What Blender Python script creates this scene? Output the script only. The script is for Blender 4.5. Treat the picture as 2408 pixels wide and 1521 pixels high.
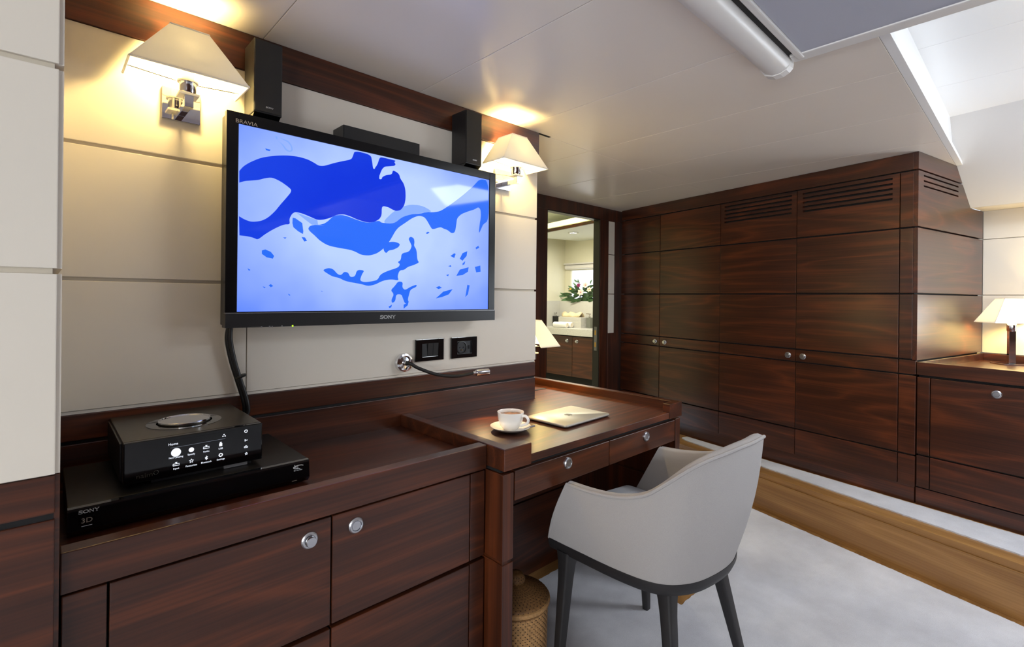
import bpy, bmesh, math, random
from mathutils import Vector, Matrix
from mathutils.geometry import tessellate_polygon
random.seed(7)
for o in list(bpy.data.objects): bpy.data.objects.remove(o)
SC = bpy.context.scene
COL = SC.collection
R = math.radians
PI = math.pi

# ------------------------------------------------------------------ camera
H = 1.243                       # lens height above the lower floor; all z below are given relative to the lens
FPX, YAW, ROLL, CY = 1168.7, .75645, .0105, 700.4
def cam_axes():
    c, s = math.cos(YAW), math.sin(YAW)
    a = [Vector((c, -s, 0)), Vector((0, 0, -1)), Vector((s, c, 0))]
    cr, sr = math.cos(ROLL), math.sin(ROLL)
    return a[0]*cr - a[1]*sr, a[0]*sr + a[1]*cr, a[2]
CR, CD, CF = cam_axes()
cd = bpy.data.cameras.new('camera'); cam = bpy.data.objects.new('camera', cd); COL.objects.link(cam)
cd.sensor_width = 36; cd.lens = FPX/2408*36; cd.shift_y = -(760.5-CY)/2408; cd.clip_start = .02
m = Matrix((CR, -CD, -CF)).transposed().to_4x4(); m.translation = Vector((0, 0, H)); cam.matrix_world = m
SC.camera = cam

# ------------------------------------------------------------------ world, daylight, exposure
w = bpy.data.worlds.new('sky'); SC.world = w; w.use_nodes = True
w.node_tree.nodes['Background'].inputs[0].default_value = (.72, .84, 1, 1)
w.node_tree.nodes['Background'].inputs[1].default_value = 1.0
SC.view_settings.view_transform = 'Standard'; SC.view_settings.look = 'None'
SC.view_settings.exposure = .36; SC.view_settings.gamma = 1; SC.view_settings.use_curve_mapping = False
SC.cycles.max_bounces = 10; SC.cycles.diffuse_bounces = 5; SC.cycles.glossy_bounces = 4
SC.cycles.sample_clamp_indirect = 6
def area(name, loc, direction, sx, sy, power, col):
    l = bpy.data.lights.new(name, 'AREA'); l.shape = 'RECTANGLE'; l.size = sx; l.size_y = sy; l.energy = power; l.color = col
    o = bpy.data.objects.new(name, l); COL.objects.link(o)
    o.location = Vector(loc)+Vector((0, 0, H)); o.rotation_euler = Vector(direction).to_track_quat('-Z', 'Y').to_euler()
    return o
DAY = (.86, .93, 1)
# daylight: the hull window and the coachroof hatch; side and recess lights are added fill
area('daylight_hull_window', (4.02, -.8, .08), (-1, .1, .45), 1.3, .7, 22, DAY)
area('side_fill_light', (-3.12, -1.1, 0), (1, .15, .75), 3.2, .9, 165, DAY)  # added unseen fill for pier and ceiling; the side wall has no opening
area('recess_fill_strip', (1.80, -.85, .80), (.5, .05, 1), 1.5, .08, 11, DAY)  # added strip shining upward to whiten the recess roof, not a window
area('daylight_coachroof_hatch', (2.95, -.5, .975), (.1, .1, -1), .8, .85, 47, DAY)

# ------------------------------------------------------------------ pixel helpers (points of the photograph turned into places)
def ray(u, v): return CR*((u-1204)/FPX)+CD*((v-CY)/FPX)+CF
def at_x(u, v, X): r = ray(u, v); return r*(X/r.x)
def at_y(u, v, Y): r = ray(u, v); return r*(Y/r.y)
def at_z(u, v, Z): r = ray(u, v); return r*(Z/r.z)
WA = R(-11.8); SA = R(-16.6)
RW = Matrix.Rotation(WA, 4, 'Z'); RS = Matrix.Rotation(SA, 4, 'Z')
FR = {'X': Matrix.Identity(4), 'W': RW, 'S': RS}
C0 = 3.0686; T0 = 1.072          # wardrobe front and its free corner in the turned frame
FL = -H; ST = -1.022; CE = .766  # lower floor, step, ceiling

# ------------------------------------------------------------------ materials
MAT = {}
def base(name):
    m = bpy.data.materials.new(name); m.use_nodes = True; MAT[name] = m
    return m, m.node_tree, m.node_tree.nodes['Principled BSDF']
def lin(c): return tuple(((x/255)/12.92 if x/255 <= .04045 else ((x/255+.055)/1.055)**2.4) for x in c)+(1,)
def plain(name, srgb, rough=.5, metal=0, spec=.5, noise=0, nscale=60, bump=0, bscale=300, coat=0, emit=None, es=1):
    m, nt, b = base(name)
    b.inputs['Roughness'].default_value = rough; b.inputs['Metallic'].default_value = metal
    b.inputs['Specular IOR Level'].default_value = spec; b.inputs['Coat Weight'].default_value = coat
    c = lin(srgb); b.inputs['Base Color'].default_value = c
    if noise or bump:
        tc = nt.nodes.new('ShaderNodeTexCoord')
    if noise:
        n = nt.nodes.new('ShaderNodeTexNoise'); n.inputs['Scale'].default_value = nscale; n.inputs['Detail'].default_value = 4
        nt.links.new(tc.outputs['Object'], n.inputs['Vector'])
        r = nt.nodes.new('ShaderNodeValToRGB'); e = r.color_ramp.elements
        e[0].position = .3; e[1].position = .7
        e[0].color = tuple(x*(1-noise) for x in c[:3])+(1,); e[1].color = tuple(min(1, x*(1+noise)) for x in c[:3])+(1,)
        nt.links.new(n.outputs['Fac'], r.inputs[0]); nt.links.new(r.outputs[0], b.inputs['Base Color'])
    if bump:
        n2 = nt.nodes.new('ShaderNodeTexNoise'); n2.inputs['Scale'].default_value = bscale; n2.inputs['Detail'].default_value = 3
        nt.links.new(tc.outputs['Object'], n2.inputs['Vector'])
        bp = nt.nodes.new('ShaderNodeBump'); bp.inputs['Strength'].default_value = bump; bp.inputs['Distance'].default_value = .004
        nt.links.new(n2.outputs['Fac'], bp.inputs['Height']); nt.links.new(bp.outputs[0], b.inputs['Normal'])
    if emit:
        b.inputs['Emission Color'].default_value = lin(emit); b.inputs['Emission Strength'].default_value = es
    return m
def wood(name, axis, dark, mid, light, rough=.3, ring=9.0, coat=.28):
    m, nt, b = base(name); N = nt.nodes.new; L = nt.links.new
    tc = N('ShaderNodeTexCoord'); oi = N('ShaderNodeObjectInfo')
    mul = N('ShaderNodeVectorMath'); mul.operation = 'SCALE'; mul.inputs[0].default_value = (7.3, 3.1, 5.7); L(oi.outputs['Random'], mul.inputs['Scale'])
    add = N('ShaderNodeVectorMath'); L(tc.outputs['Object'], add.inputs[0]); L(mul.outputs[0], add.inputs[1])
    def mapped(al, ac):
        mp = N('ShaderNodeMapping'); mp.inputs['Scale'].default_value = tuple(al if k == axis else ac for k in 'xyz'); L(add.outputs[0], mp.inputs[0]); return mp
    def math_(op, a, b=None, c=None):
        n = N('ShaderNodeMath'); n.operation = op
        for k, v in enumerate((a, b, c)):
            if v is None: continue
            if isinstance(v, (int, float)): n.inputs[k].default_value = v
            else: L(v, n.inputs[k])
        return n.outputs[0]
    def noise(mp, sc, det, dist=0):
        n = N('ShaderNodeTexNoise'); n.inputs['Scale'].default_value = sc; n.inputs['Detail'].default_value = det; n.inputs['Distortion'].default_value = dist; L(mp.outputs[0], n.inputs[0]); return n.outputs['Fac']
    n1 = noise(mapped(.42, 3.4), 1.5, 1.5, .25)
    # growth rings: thin lines along the level curves of a slow noise, arched where it peaks
    pp = math_('PINGPONG', math_('MULTIPLY', n1, ring), .5)
    rings = math_('POWER', math_('SUBTRACT', 1.0, math_('MULTIPLY', pp, 2.0)), 2.2)
    n2 = noise(mapped(1.6, 170), 1.0, 3)
    n4 = noise(mapped(.9, 26), 1.0, 3)
    n3 = noise(add, 1.3, 2)
    f = math_('MULTIPLY_ADD', rings, .20, .02)
    f = math_('MULTIPLY_ADD', n2, .42, f); f = math_('MULTIPLY_ADD', n4, .26, f); f = math_('MULTIPLY_ADD', n3, .30, f)
    n2 = {'Fac': n2}
    r = N('ShaderNodeValToRGB'); e = r.color_ramp.elements; e[0].position = .36; e[0].color = lin(dark); e[1].position = .80; e[1].color = lin(light)
    k = e.new(.56); k.color = lin(mid); L(f, r.inputs[0]); L(r.outputs[0], b.inputs['Base Color'])
    b.inputs['Roughness'].default_value = rough; b.inputs['Specular IOR Level'].default_value = .45; b.inputs['Coat Weight'].default_value = coat; b.inputs['Coat Roughness'].default_value = .25
    bp = N('ShaderNodeBump'); bp.inputs['Strength'].default_value = .06; bp.inputs['Distance'].default_value = .002; L(n2['Fac'], bp.inputs['Height']); L(bp.outputs[0], b.inputs['Normal'])
    return m
DK, MD, LT = (38, 17, 9), (62, 29, 14), (92, 44, 20)
for ax in 'xyz': wood('mahogany_'+ax, ax, DK, MD, LT)
wood('mahogany_satin', 'x', DK, (70, 32, 15), (104, 50, 22), rough=.42, coat=.1)
wood('oak_y', 'y', (112, 76, 38), (138, 98, 53), (162, 120, 70), rough=.4, ring=6)
wood('oak_x', 'x', (112, 76, 38), (138, 98, 53), (162, 120, 70), rough=.4, ring=6)
plain('groove', (8, 6, 6), .8)  # shade inside slots and gaps put into a near-black colour
plain('cream', (216, 208, 195), .42, noise=.015, nscale=3)
plain('cream_back', (200, 190, 172), .6)
plain('ceiling_white', (232, 223, 213), .24, noise=.02, nscale=1.5)
plain('hull_lining', (200, 197, 195), .4)
plain('gloss_white', (238, 238, 238), .3)
plain('white_plastic', (225, 222, 218), .35)
plain('blind_grey', (176, 178, 190), .8, bump=.05)
plain('black_slot', (14, 13, 13), .6)
plain('chrome', (225, 225, 228), .06, 1)
plain('satin_nickel', (205, 207, 212), .28, 1)
plain('black_plastic', (22, 21, 22), .38)
plain('black_gloss', (8, 8, 9), .08, coat=.5)
plain('bezel_black', (12, 12, 13), .22, spec=.25)
plain('speaker_cloth', (20, 19, 19), .6, bump=.2, bscale=1500)
plain('amp_metal', (66, 61, 54), .32, .6, noise=.1, nscale=220)
plain('disc_metal', (34, 31, 28), .36, .5, noise=.08, nscale=300)
plain('dark_glass', (5, 5, 6), .06)
plain('logo_silver', (205, 205, 205), .35, .3)
plain('logo_gold', (190, 180, 165), .3, .6)
plain('lit_white', (20, 20, 20), .5, emit=(235, 242, 255), es=1.0)
plain('lit_dim', (20, 20, 20), .5, emit=(110, 118, 130), es=1.0)
plain('lit_green', (20, 30, 5), .5, emit=(170, 220, 40), es=1.4)
plain('rubber', (26, 22, 20), .55)
plain('cable_black', (20, 20, 21), .4)
plain('porcelain', (250, 246, 238), .12, coat=.4)
plain('coffee', (158, 106, 52), .25, noise=.35, nscale=90)
plain('laptop_silver', (212, 206, 192), .36, .55)
plain('laptop_dark', (84, 78, 70), .5, 0)
plain('laptop_edge', (150, 148, 148), .3, .7)
plain('fabric', (166, 162, 160), .9, noise=.06, nscale=700, bump=.25, bscale=900)
plain('fabric_seat', (196, 195, 198), .9, noise=.05, nscale=700, bump=.25, bscale=900)
plain('chair_black', (30, 28, 29), .5)
plain('wicker', (176, 134, 84), .6, noise=.28, nscale=120)
plain('wicker_dark', (124, 88, 48), .65, noise=.3, nscale=140)
plain('wicker_gap', (58, 36, 18), .8)
plain('sconce_chrome', (220, 220, 224), .05, 1)
plain('white_sleeve', (240, 236, 226), .5)
plain('stone', (206, 205, 199), .3, noise=.24, nscale=330)
plain('towel', (244, 243, 240), .95, bump=.4, bscale=500)
plain('soap_black', (26, 26, 24), .2)
plain('soap_grey', (120, 122, 112), .2)
plain('box_weave', (205, 203, 196), .6)
plain('tissue', (232, 214, 176), .9)
plain('leaf_green', (36, 70, 28), .45, noise=.35, nscale=30)
plain('leaf_light', (88, 126, 84), .5, noise=.2, nscale=30)
plain('petal_white', (226, 206, 190), .6)
plain('petal_pink', (214, 150, 150), .6)
plain('petal_magenta', (128, 26, 84), .6)
plain('petal_yellow', (216, 180, 60), .6)
plain('bath_cream', (232, 228, 204), .5)
plain('bath_ceiling', (226, 230, 222), .5)
plain('frosted_pane', (230, 235, 245), .4, emit=(214, 222, 240), es=.85)
plain('led_strip', (255, 240, 170), .5, emit=(250, 240, 196), es=1.1)
plain('downlight_lens', (255, 250, 235), .5, emit=(255, 252, 244), es=3)
plain('brass', (190, 150, 80), .3, 1)
plain('steel_plate', (120, 122, 130), .3, .9)
def carpet_mat():
    m, nt, b = base('carpet'); N = nt.nodes.new; L = nt.links.new
    tc = N('ShaderNodeTexCoord')
    n1 = N('ShaderNodeTexNoise'); n1.inputs['Scale'].default_value = 3.2; n1.inputs['Detail'].default_value = 5; n1.inputs['Roughness'].default_value = .62; L(tc.outputs['Object'], n1.inputs[0])
    n2 = N('ShaderNodeTexNoise'); n2.inputs['Scale'].default_value = 420; n2.inputs['Detail'].default_value = 2; L(tc.outputs['Object'], n2.inputs[0])
    mx = N('ShaderNodeMath'); mx.operation = 'MULTIPLY_ADD'; mx.inputs[1].default_value = .45; L(n2.outputs['Fac'], mx.inputs[0]); L(n1.outputs['Fac'], mx.inputs[2])
    r = N('ShaderNodeValToRGB'); e = r.color_ramp.elements; e[0].position = .45; e[0].color = lin((170, 169, 175)); e[1].position = 1.0; e[1].color = lin((210, 209, 214)); L(mx.outputs[0], r.inputs[0]); L(r.outputs[0], b.inputs['Base Color'])
    b.inputs['Roughness'].default_value = 1; b.inputs['Specular IOR Level'].default_value = .1; b.inputs['Sheen Weight'].default_value = .3
    bp = N('ShaderNodeBump'); bp.inputs['Strength'].default_value = .6; bp.inputs['Distance'].default_value = .004; L(n2.outputs['Fac'], bp.inputs['Height']); L(bp.outputs[0], b.inputs['Normal'])
carpet_mat()
def shade_mat(name, k):
    m, nt, b = base(name); nt.nodes.remove(b); N = nt.nodes.new; L = nt.links.new
    d = N('ShaderNodeBsdfDiffuse'); d.inputs[0].default_value = (.84, .82, .79, 1)
    t = N('ShaderNodeBsdfTranslucent'); t.inputs[0].default_value = (.90, .90, .88, 1)
    x = N('ShaderNodeMixShader'); x.inputs[0].default_value = k; L(d.outputs[0], x.inputs[1]); L(t.outputs[0], x.inputs[2]); L(x.outputs[0], nt.nodes['Material Output'].inputs[0])
shade_mat('lamp_fabric', .2); shade_mat('lamp_linen', .25)
def screen_mat(name, c1, c2, amt=1.0):
    """what the display shows: a bright colour in the middle going to a deeper blue at the rim, under glass"""
    m, nt, b = base(name); N = nt.nodes.new; L = nt.links.new
    tc = N('ShaderNodeTexCoord'); mp = N('ShaderNodeMapping'); mp.vector_type = 'POINT'
    mp.inputs['Location'].default_value = (.01, 0, -.08); mp.inputs['Scale'].default_value = (1.02, 0, 1.5); L(tc.outputs['Object'], mp.inputs[0])
    g = N('ShaderNodeVectorMath'); g.operation = 'LENGTH'; L(mp.outputs[0], g.inputs[0])
    n = N('ShaderNodeTexNoise'); n.inputs['Scale'].default_value = 7; L(tc.outputs['Object'], n.inputs[0])
    a = N('ShaderNodeMath'); a.operation = 'MULTIPLY_ADD'; a.inputs[1].default_value = .2; L(n.outputs['Fac'], a.inputs[0]); L(g.outputs['Value'], a.inputs[2])
    r = N('ShaderNodeValToRGB'); e = r.color_ramp.elements; e[0].position = .34; e[0].color = lin(c1); e[1].position = .82; e[1].color = lin(c2); L(a.outputs[0], r.inputs[0])
    b.inputs['Base Color'].default_value = (0, 0, .01, 1); b.inputs['Roughness'].default_value = .05; b.inputs['Specular IOR Level'].default_value = .16
    L(r.outputs[0], b.inputs['Emission Color']); b.inputs['Emission Strength'].default_value = amt
screen_mat('screen_pale', (170, 192, 252), (56, 104, 236))
screen_mat('screen_deep', (14, 48, 200), (30, 70, 210))
screen_mat('screen_mid', (42, 100, 226), (34, 98, 218))
screen_mat('screen_soft', (124, 158, 242), (110, 150, 240))

# ------------------------------------------------------------------ mesh helpers
ROOTM = {}
def box(bm, x0, x1, y0, y1, z0, z1, bev=0.0, mi=0):
    vs = [bm.verts.new((x, y, z+H)) for x in (x0, x1) for y in (y0, y1) for z in (z0, z1)]
    fs = [bm.faces.new([vs[i] for i in f]) for f in ((0, 1, 3, 2), (4, 6, 7, 5), (0, 4, 5, 1), (2, 3, 7, 6), (0, 2, 6, 4), (1, 5, 7, 3))]
    for f in fs: f.material_index = mi
    if bev:
        r = bmesh.ops.bevel(bm, geom=list({e for f in fs for e in f.edges}), offset=bev, segments=2, profile=.6, affect='EDGES', clamp_overlap=True)
        for f in r['faces']: f.material_index = mi
def prism(bm, poly, axis, a0, a1, mi=0, bev=0):
    """poly in the two other axes (order x,y,z without axis), pulled along axis"""
    def P(p, a):
        q = list(p); q.insert('xyz'.index(axis), a); return (q[0], q[1], q[2]+H)
    n = len(poly); A = [bm.verts.new(P(p, a0)) for p in poly]; Bv = [bm.verts.new(P(p, a1)) for p in poly]
    fs = [bm.faces.new(A), bm.faces.new(Bv[::-1])]+[bm.faces.new((A[i], Bv[i], Bv[(i+1) % n], A[(i+1) % n])) for i in range(n)]
    for f in fs: f.material_index = mi
    bmesh.ops.recalc_face_normals(bm, faces=fs)
    if bev: bmesh.ops.bevel(bm, geom=list({e for f in fs for e in f.edges}), offset=bev, segments=1, affect='EDGES', clamp_overlap=True)
def ringgrid(bm, rings, closed=True, caps=True, mi=0, smooth=True):
    V = [[bm.verts.new(p) for p in r] for r in rings]; n = len(V[0]); fs = []
    for a, b in zip(V, V[1:]):
        for i in range(n if closed else n-1):
            j = (i+1) % n; fs.append(bm.faces.new((a[i], a[j], b[j], b[i])))
    if caps and closed:
        fs.append(bm.faces.new(V[0][::-1])); fs.append(bm.faces.new(V[-1]))
    for f in fs: f.material_index = mi; f.smooth = smooth
    return fs
def catmull(pts, n=8):
    P = [Vector(p) for p in pts]; out = []
    for i in range(len(P)-1):
        a, b, c, d = P[max(i-1, 0)], P[i], P[i+1], P[min(i+2, len(P)-1)]
        for k in range(n):
            t = k/n; out.append(.5*((2*b)+(c-a)*t+(2*a-5*b+4*c-d)*t*t+(3*b-a-3*c+d)*t**3))
    out.append(P[-1]); return out
def tube(bm, pts, r, seg=10, mi=0, caps=True, flat=1.0):
    P = [Vector(p)+Vector((0, 0, H)) for p in pts]; rs = r if isinstance(r, (list, tuple)) else [r]*len(P)
    t0 = (P[1]-P[0]).normalized(); u = t0.orthogonal().normalized(); rings = []
    for i, p in enumerate(P):
        t = ((P[min(i+1, len(P)-1)]-P[max(i-1, 0)])).normalized(); u = (u-t*u.dot(t)).normalized(); v = t.cross(u)
        rings.append([p+(u*math.cos(2*PI*k/seg)+v*math.sin(2*PI*k/seg)*flat)*rs[i] for k in range(seg)])
    return ringgrid(bm, rings, True, caps, mi)
def lathe(bm, prof, c, ax=(0, 0, 1), seg=28, mi=0):
    """prof: (radius, distance along axis)"""
    q = Vector((0, 0, 1)).rotation_difference(Vector(ax)); c = Vector(c)+Vector((0, 0, H))
    return ringgrid(bm, [[c+q @ Vector((max(r, 1e-4)*math.cos(2*PI*k/seg), max(r, 1e-4)*math.sin(2*PI*k/seg), z)) for k in range(seg)] for r, z in prof], True, True, mi)
def obj(name, bm, mats, parent=None, frame='X', sharp=38):
    mats = [mats] if isinstance(mats, str) else mats
    bmesh.ops.recalc_face_normals(bm, faces=bm.faces[:])
    o = bpy.data.objects.new(name, None)
    bpy.data.objects.remove(o)
    me = bpy.data.meshes.new(name)
    if parent is not None: bm.transform(ROOTM[parent.name].inverted() @ FR[frame])
    sm = any(f.smooth for f in bm.faces)
    bm.to_mesh(me); bm.free()
    if sm:
        for p in me.polygons: p.use_smooth = True
        me.set_sharp_from_angle(angle=R(sharp))
    for k in mats: me.materials.append(MAT[k])
    o = bpy.data.objects.new(name, me); COL.objects.link(o)
    if parent is not None: o.parent = parent; ROOTM[o.name] = ROOTM[parent.name]
    elif frame != 'X': o.rotation_euler = (0, 0, WA if frame == 'W' else SA); ROOTM[o.name] = FR[frame]
    else: ROOTM[o.name] = Matrix.Identity(4)
    return o
def tag(o, label, cat, group=None):
    o['label'] = label; o['category'] = cat
    if group: o['group'] = group
    return o
def thing(name, label, cat, loc=(0, 0, 0), frame='X', rot=0, group=None):
    o = bpy.data.objects.new(name, None); COL.objects.link(o); o.empty_display_size = .05
    M = FR[frame] @ Matrix.Translation(Vector(loc)+Vector((0, 0, H))) @ Matrix.Rotation(rot, 4, 'Z')
    o.location = M.translation; o.rotation_euler = M.to_euler(); ROOTM[o.name] = M
    return tag(o, label, cat, group)
def struct(name, bm, mats, frame='X', parent=None):
    o = obj(name, bm, mats, parent, frame)
    if parent is None: o['kind'] = 'structure'
    return o
def nb(): return bmesh.new()
def bx(name, mats, parent, *a, frame='X', bev=0.0):
    bm = nb(); box(bm, *a, bev); return obj(name, bm, mats, parent, frame)
def sbx(name, mats, *a, frame='X', bev=0.0, parent=None):
    bm = nb(); box(bm, *a, bev); return struct(name, bm, mats, frame, parent)
def dup(root, M, label, group=None):
    """copy a thing with its parts and sub-parts (lamps included) to the placement M"""
    r = root.copy(); COL.objects.link(r); r.location = M.translation; r.rotation_euler = M.to_euler(); r['label'] = label
    ROOTM[r.name] = M
    if group: r['group'] = group
    for ch in list(root.children):
        c = ch.copy(); COL.objects.link(c); c.parent = r
        for g in list(ch.children):
            d = g.copy(); COL.objects.link(d); d.parent = c
    return r
def text_mesh(s, size, place, depth=.0006, sx=1.0, align='CENTER'):
    """lettering as a mesh; place maps letter space (x right, y up) to scene space"""
    cu = bpy.data.curves.new('t', 'FONT'); cu.body = s; cu.size = size; cu.extrude = depth; cu.align_x = align; cu.align_y = 'CENTER'
    t = bpy.data.objects.new('t', cu); COL.objects.link(t)
    dg = bpy.context.evaluated_depsgraph_get(); dg.update()
    me = bpy.data.meshes.new_from_object(t.evaluated_get(dg)); bm = nb(); bm.from_mesh(me)
    bpy.data.objects.remove(t); bpy.data.curves.remove(cu); bpy.data.meshes.remove(me)
    bm.transform(place @ Matrix.Diagonal((sx, 1, 1, 1)))
    return bm
def facing_y(x, y, z): return Matrix.Translation((x, y, z+H)) @ Matrix.Rotation(PI/2, 4, 'X')
def slab_serif(size, place):
    """the four wide slab-serif letters on the screens and speakers"""
    bm = nb(); s = size
    def bar(pts, rad):
        V = [bm.verts.new(place @ Vector((x*s, y*s, zz))) for zz in (-.0004, .0008) for x, y in pts]; n = len(pts)
        bm.faces.new(V[:n][::-1]); bm.faces.new(V[n:])
        for i in range(n): bm.faces.new((V[i], V[(i+1) % n], V[n+(i+1) % n], V[n+i]))
    def rect(x0, y0, x1, y1): bar([(x0, y0), (x1, y0), (x1, y1), (x0, y1)], 0)
    def stroke(P, w):
        for (ax, ay, wa), (bx_, by, wb) in zip(P, P[1:]):
            d = Vector((bx_-ax, by-ay)); n_ = Vector((-d.y, d.x)).normalized()
            bar([(ax+n_.x*wa, ay+n_.y*wa), (ax-n_.x*wa, ay-n_.y*wa), (bx_-n_.x*wb, by-n_.y*wb), (bx_+n_.x*wb, by+n_.y*wb)], 0)
    # S
    S = [(.98, .72), (.9, .9), (.6, .97), (.3, .93), (.14, .8), (.2, .64), (.5, .53), (.85, .44), (1.0, .28), (.9, .1), (.6, .03), (.25, .07), (.08, .28)]
    stroke([(x-2.55, y-.5, .085) for x, y in S], 0)
    rect(-2.5, -.5, -2.43, -.2); rect(-1.6, .2, -1.53, .5)
    # O
    O = [(.62+.58*math.cos(a*PI/10), .5+.43*math.sin(a*PI/10)) for a in range(21)]
    stroke([(x-1.35, y-.5, .07+.05*abs(math.cos(a*PI/10))) for a, (x, y) in enumerate(O)], 0)
    # N
    rect(.15, -.5, .27, .5); rect(1.02, -.5, 1.14, .5); stroke([(.2, .45, .1), (1.08, -.45, .1)], 0)
    for a in (.02, .86): rect(a, .42, a+.36, .5)
    rect(.02, -.5, .4, -.42)
    # Y
    rect(1.82, -.5, 1.98, .02); stroke([(1.45, .47, .08), (1.9, 0, .08)], 0); stroke([(2.35, .47, .06), (1.9, 0, .06)], 0)
    rect(1.3, .42, 1.72, .5); rect(2.15, .42, 2.5, .5); rect(1.68, -.5, 2.12, -.42)
    return bm
def panels(bm, u0, u1, zs, axis, face, depth, bev=.0016, back=.006):
    """a stack of boards with shadow grooves: zs list of (z0,z1); face = coordinate of the visible plane, depth>0 goes away from it"""
    for z0, z1 in zs:
        if axis == 'x': box(bm, u0, u1, face, face+depth, z0, z1, bev)
        else: box(bm, face, face+depth, u0, u1, z0, z1, bev)
def knob(name, parent, c, n, frame='X', out=.0):
    bm = nb(); lathe(bm, [(.0185, 0), (.0185, .003), (.016, .006), (.0125, .0065), (.0118, .003)], c, n, 32, 0)
    lathe(bm, [(.0112, 0), (.0112, .004+out), (.0105, .005+out), (.001, .0052+out)], c, n, 32, 1)
    return obj(name, bm, ['satin_nickel', 'satin_nickel'], parent, frame)

# ================================================================== SETTING
# lower floor, oak, and the step along the hull
sbx('floor', 'oak_x', -3.2, 4.8, -3.3, 2.45, FL-.05, FL)
bm = nb(); box(bm, 2.66, 5.2, -3.3, 3.6, FL, ST-.033); struct('trim_1', bm, 'oak_y', 'S')          # riser
bm = nb(); box(bm, 2.668, 5.2, -3.3, 3.6, ST-.033, ST, .003); struct('trim_2', bm, 'oak_y', 'S')    # nosing and tread
# ceiling boards with fine joints
bm = nb(); xs = [-3.2, -1.1, -.55, -.08, .473, 1.02, 1.551, 2.062, 2.567, 3.09, 3.9, 4.8]; g = .0013
for a, b in zip(xs, xs[1:]):
    cuts = [-3.3, .322, 1.605, 2.62] if a > 1.6 else [-3.3, 1.66] if a < 1.5 else [-3.3, 1.605, 2.62]
    if a == 1.551: cuts = [.322, 1.605, 2.62]
    for c, d in zip(cuts, cuts[1:]):
        if a > 1.6 and c < 0: continue
        box(bm, a+g, b-g, c+g, d-g, CE, CE+.012, .0012)
box(bm, 1.551+g, 1.73, -3.3, .322-g, CE, CE+.012)
box(bm, -3.2, 1.72, -3.3, 2.6, CE+.0035, CE+.04); box(bm, 1.72, 4.8, .335, 2.6, CE+.0035, CE+.04)
struct('ceiling', bm, 'ceiling_white')
# coachroof recess: flange, faces, roof
bm = nb(); box(bm, 1.735, 4.0, .296, .322, CE, CE+.02, .001); struct('trim_3', bm, 'gloss_white')
bm = nb(); box(bm, 1.72, 4.3, .33, .345, CE+.013, 1.0); struct('wall_recess', bm, 'gloss_white')
bm = nb()
for a, b in ((1.72, 2.02), (2.02, 2.475), (2.475, 2.975), (2.975, 4.3)): box(bm, a+.001, b-.001, -1.9, .36, .985, .995)
box(bm, 1.7, 4.4, -1.9, .36, .996, 1.01); struct('ceiling_recess', bm, 'gloss_white')
bm = nb(); box(bm, 1.715, 1.73, -1.9, .33, CE+.0, .985); box(bm, 1.7, 4.3, -1.9, -1.7, CE, .985); struct('wall_coachroof', bm, 'gloss_white')
# sloping hull lining, soffit and hull wall (turned frame)
bm = nb(); prism(bm, [(C0+.285, .986), (C0+.718, .552), (C0+.75, .552), (C0+.75, .58), (C0+.33, .99)], 'y', -3.2, T0+.06)
struct('wall_slope', bm, 'hull_lining', 'W')
sbx('trim_4', 'cream', C0+.72, C0+1.0, -3.2, T0+.001, .5525, .57, frame='W')
bm = nb()
for z0, z1 in ((-.298, .044), (.050, .380), (.384, .552)): box(bm, C0+.925, C0+.94, .3, T0+.0, z0, z1, .001)
box(bm, C0+.94, C0+.96, .3, T0+.05, FL, .56); box(bm, C0+.925, C0+.96, -3.2, .3, FL, -.3); box(bm, C0+.925, C0+.96, -3.2, .3, .45, .56)
struct('wall_right', bm, 'cream', 'W')
sbx('wall_rear', 'mahogany_x', -3.2, 4.8, -3.45, -3.35, FL, CE)
sbx('wall_side', 'cream', -3.3, -3.2, -3.4, 1.2, FL, CE)
# bulkhead behind the television
bm = nb(); box(bm, .0, 1.659, 1.609, 2.45, FL, CE, 0)
struct('wall_back', bm, 'cream_back')
ZR = ((-.285, .031), (.040, .362), (.371, .656))
bm = nb()
for z0, z1 in ZR:
    box(bm, .022, .436, 1.6, 1.609, z0, z1, .0015); box(bm, .4385, 1.663, 1.6, 1.609, z0, z1, .0015)
    box(bm, 1.6592, 1.667, 1.612, 2.44, z0, z1, .0015)
box(bm, .022, 1.661, 1.604, 1.609, -.294, -.286); struct('trim_5', bm, 'cream')
bm = nb(); box(bm, .022, 1.667, 1.594, 1.609, .657, CE-.001, .0015); box(bm, 1.6592, 1.667, 1.609, 2.44, .657, CE-.001); struct('trim_6', bm, 'mahogany_x')
bm = nb(); box(bm, .022, 1.663, 1.6, 1.609, -.358, -.2945, .002); box(bm, .022, 1.663, 1.6, 1.609, -.62, -.366, .002)
box(bm, 1.6592, 1.667, 1.612, 2.44, -.358, -.2945, .001); box(bm, 1.6592, 1.667, 1.612, 2.44, -.62, -.366, .001); struct('trim_7', bm, 'mahogany_x')
bm = nb(); box(bm, .03, 1.661, 1.6045, 1.6085, -.367, -.357); struct('trim_8', bm, 'groove')
bm = nb(); box(bm, 1.669, 1.745, 1.594, 1.606, CE-.002, CE+.0); struct('trim_15', bm, 'groove')
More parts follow.
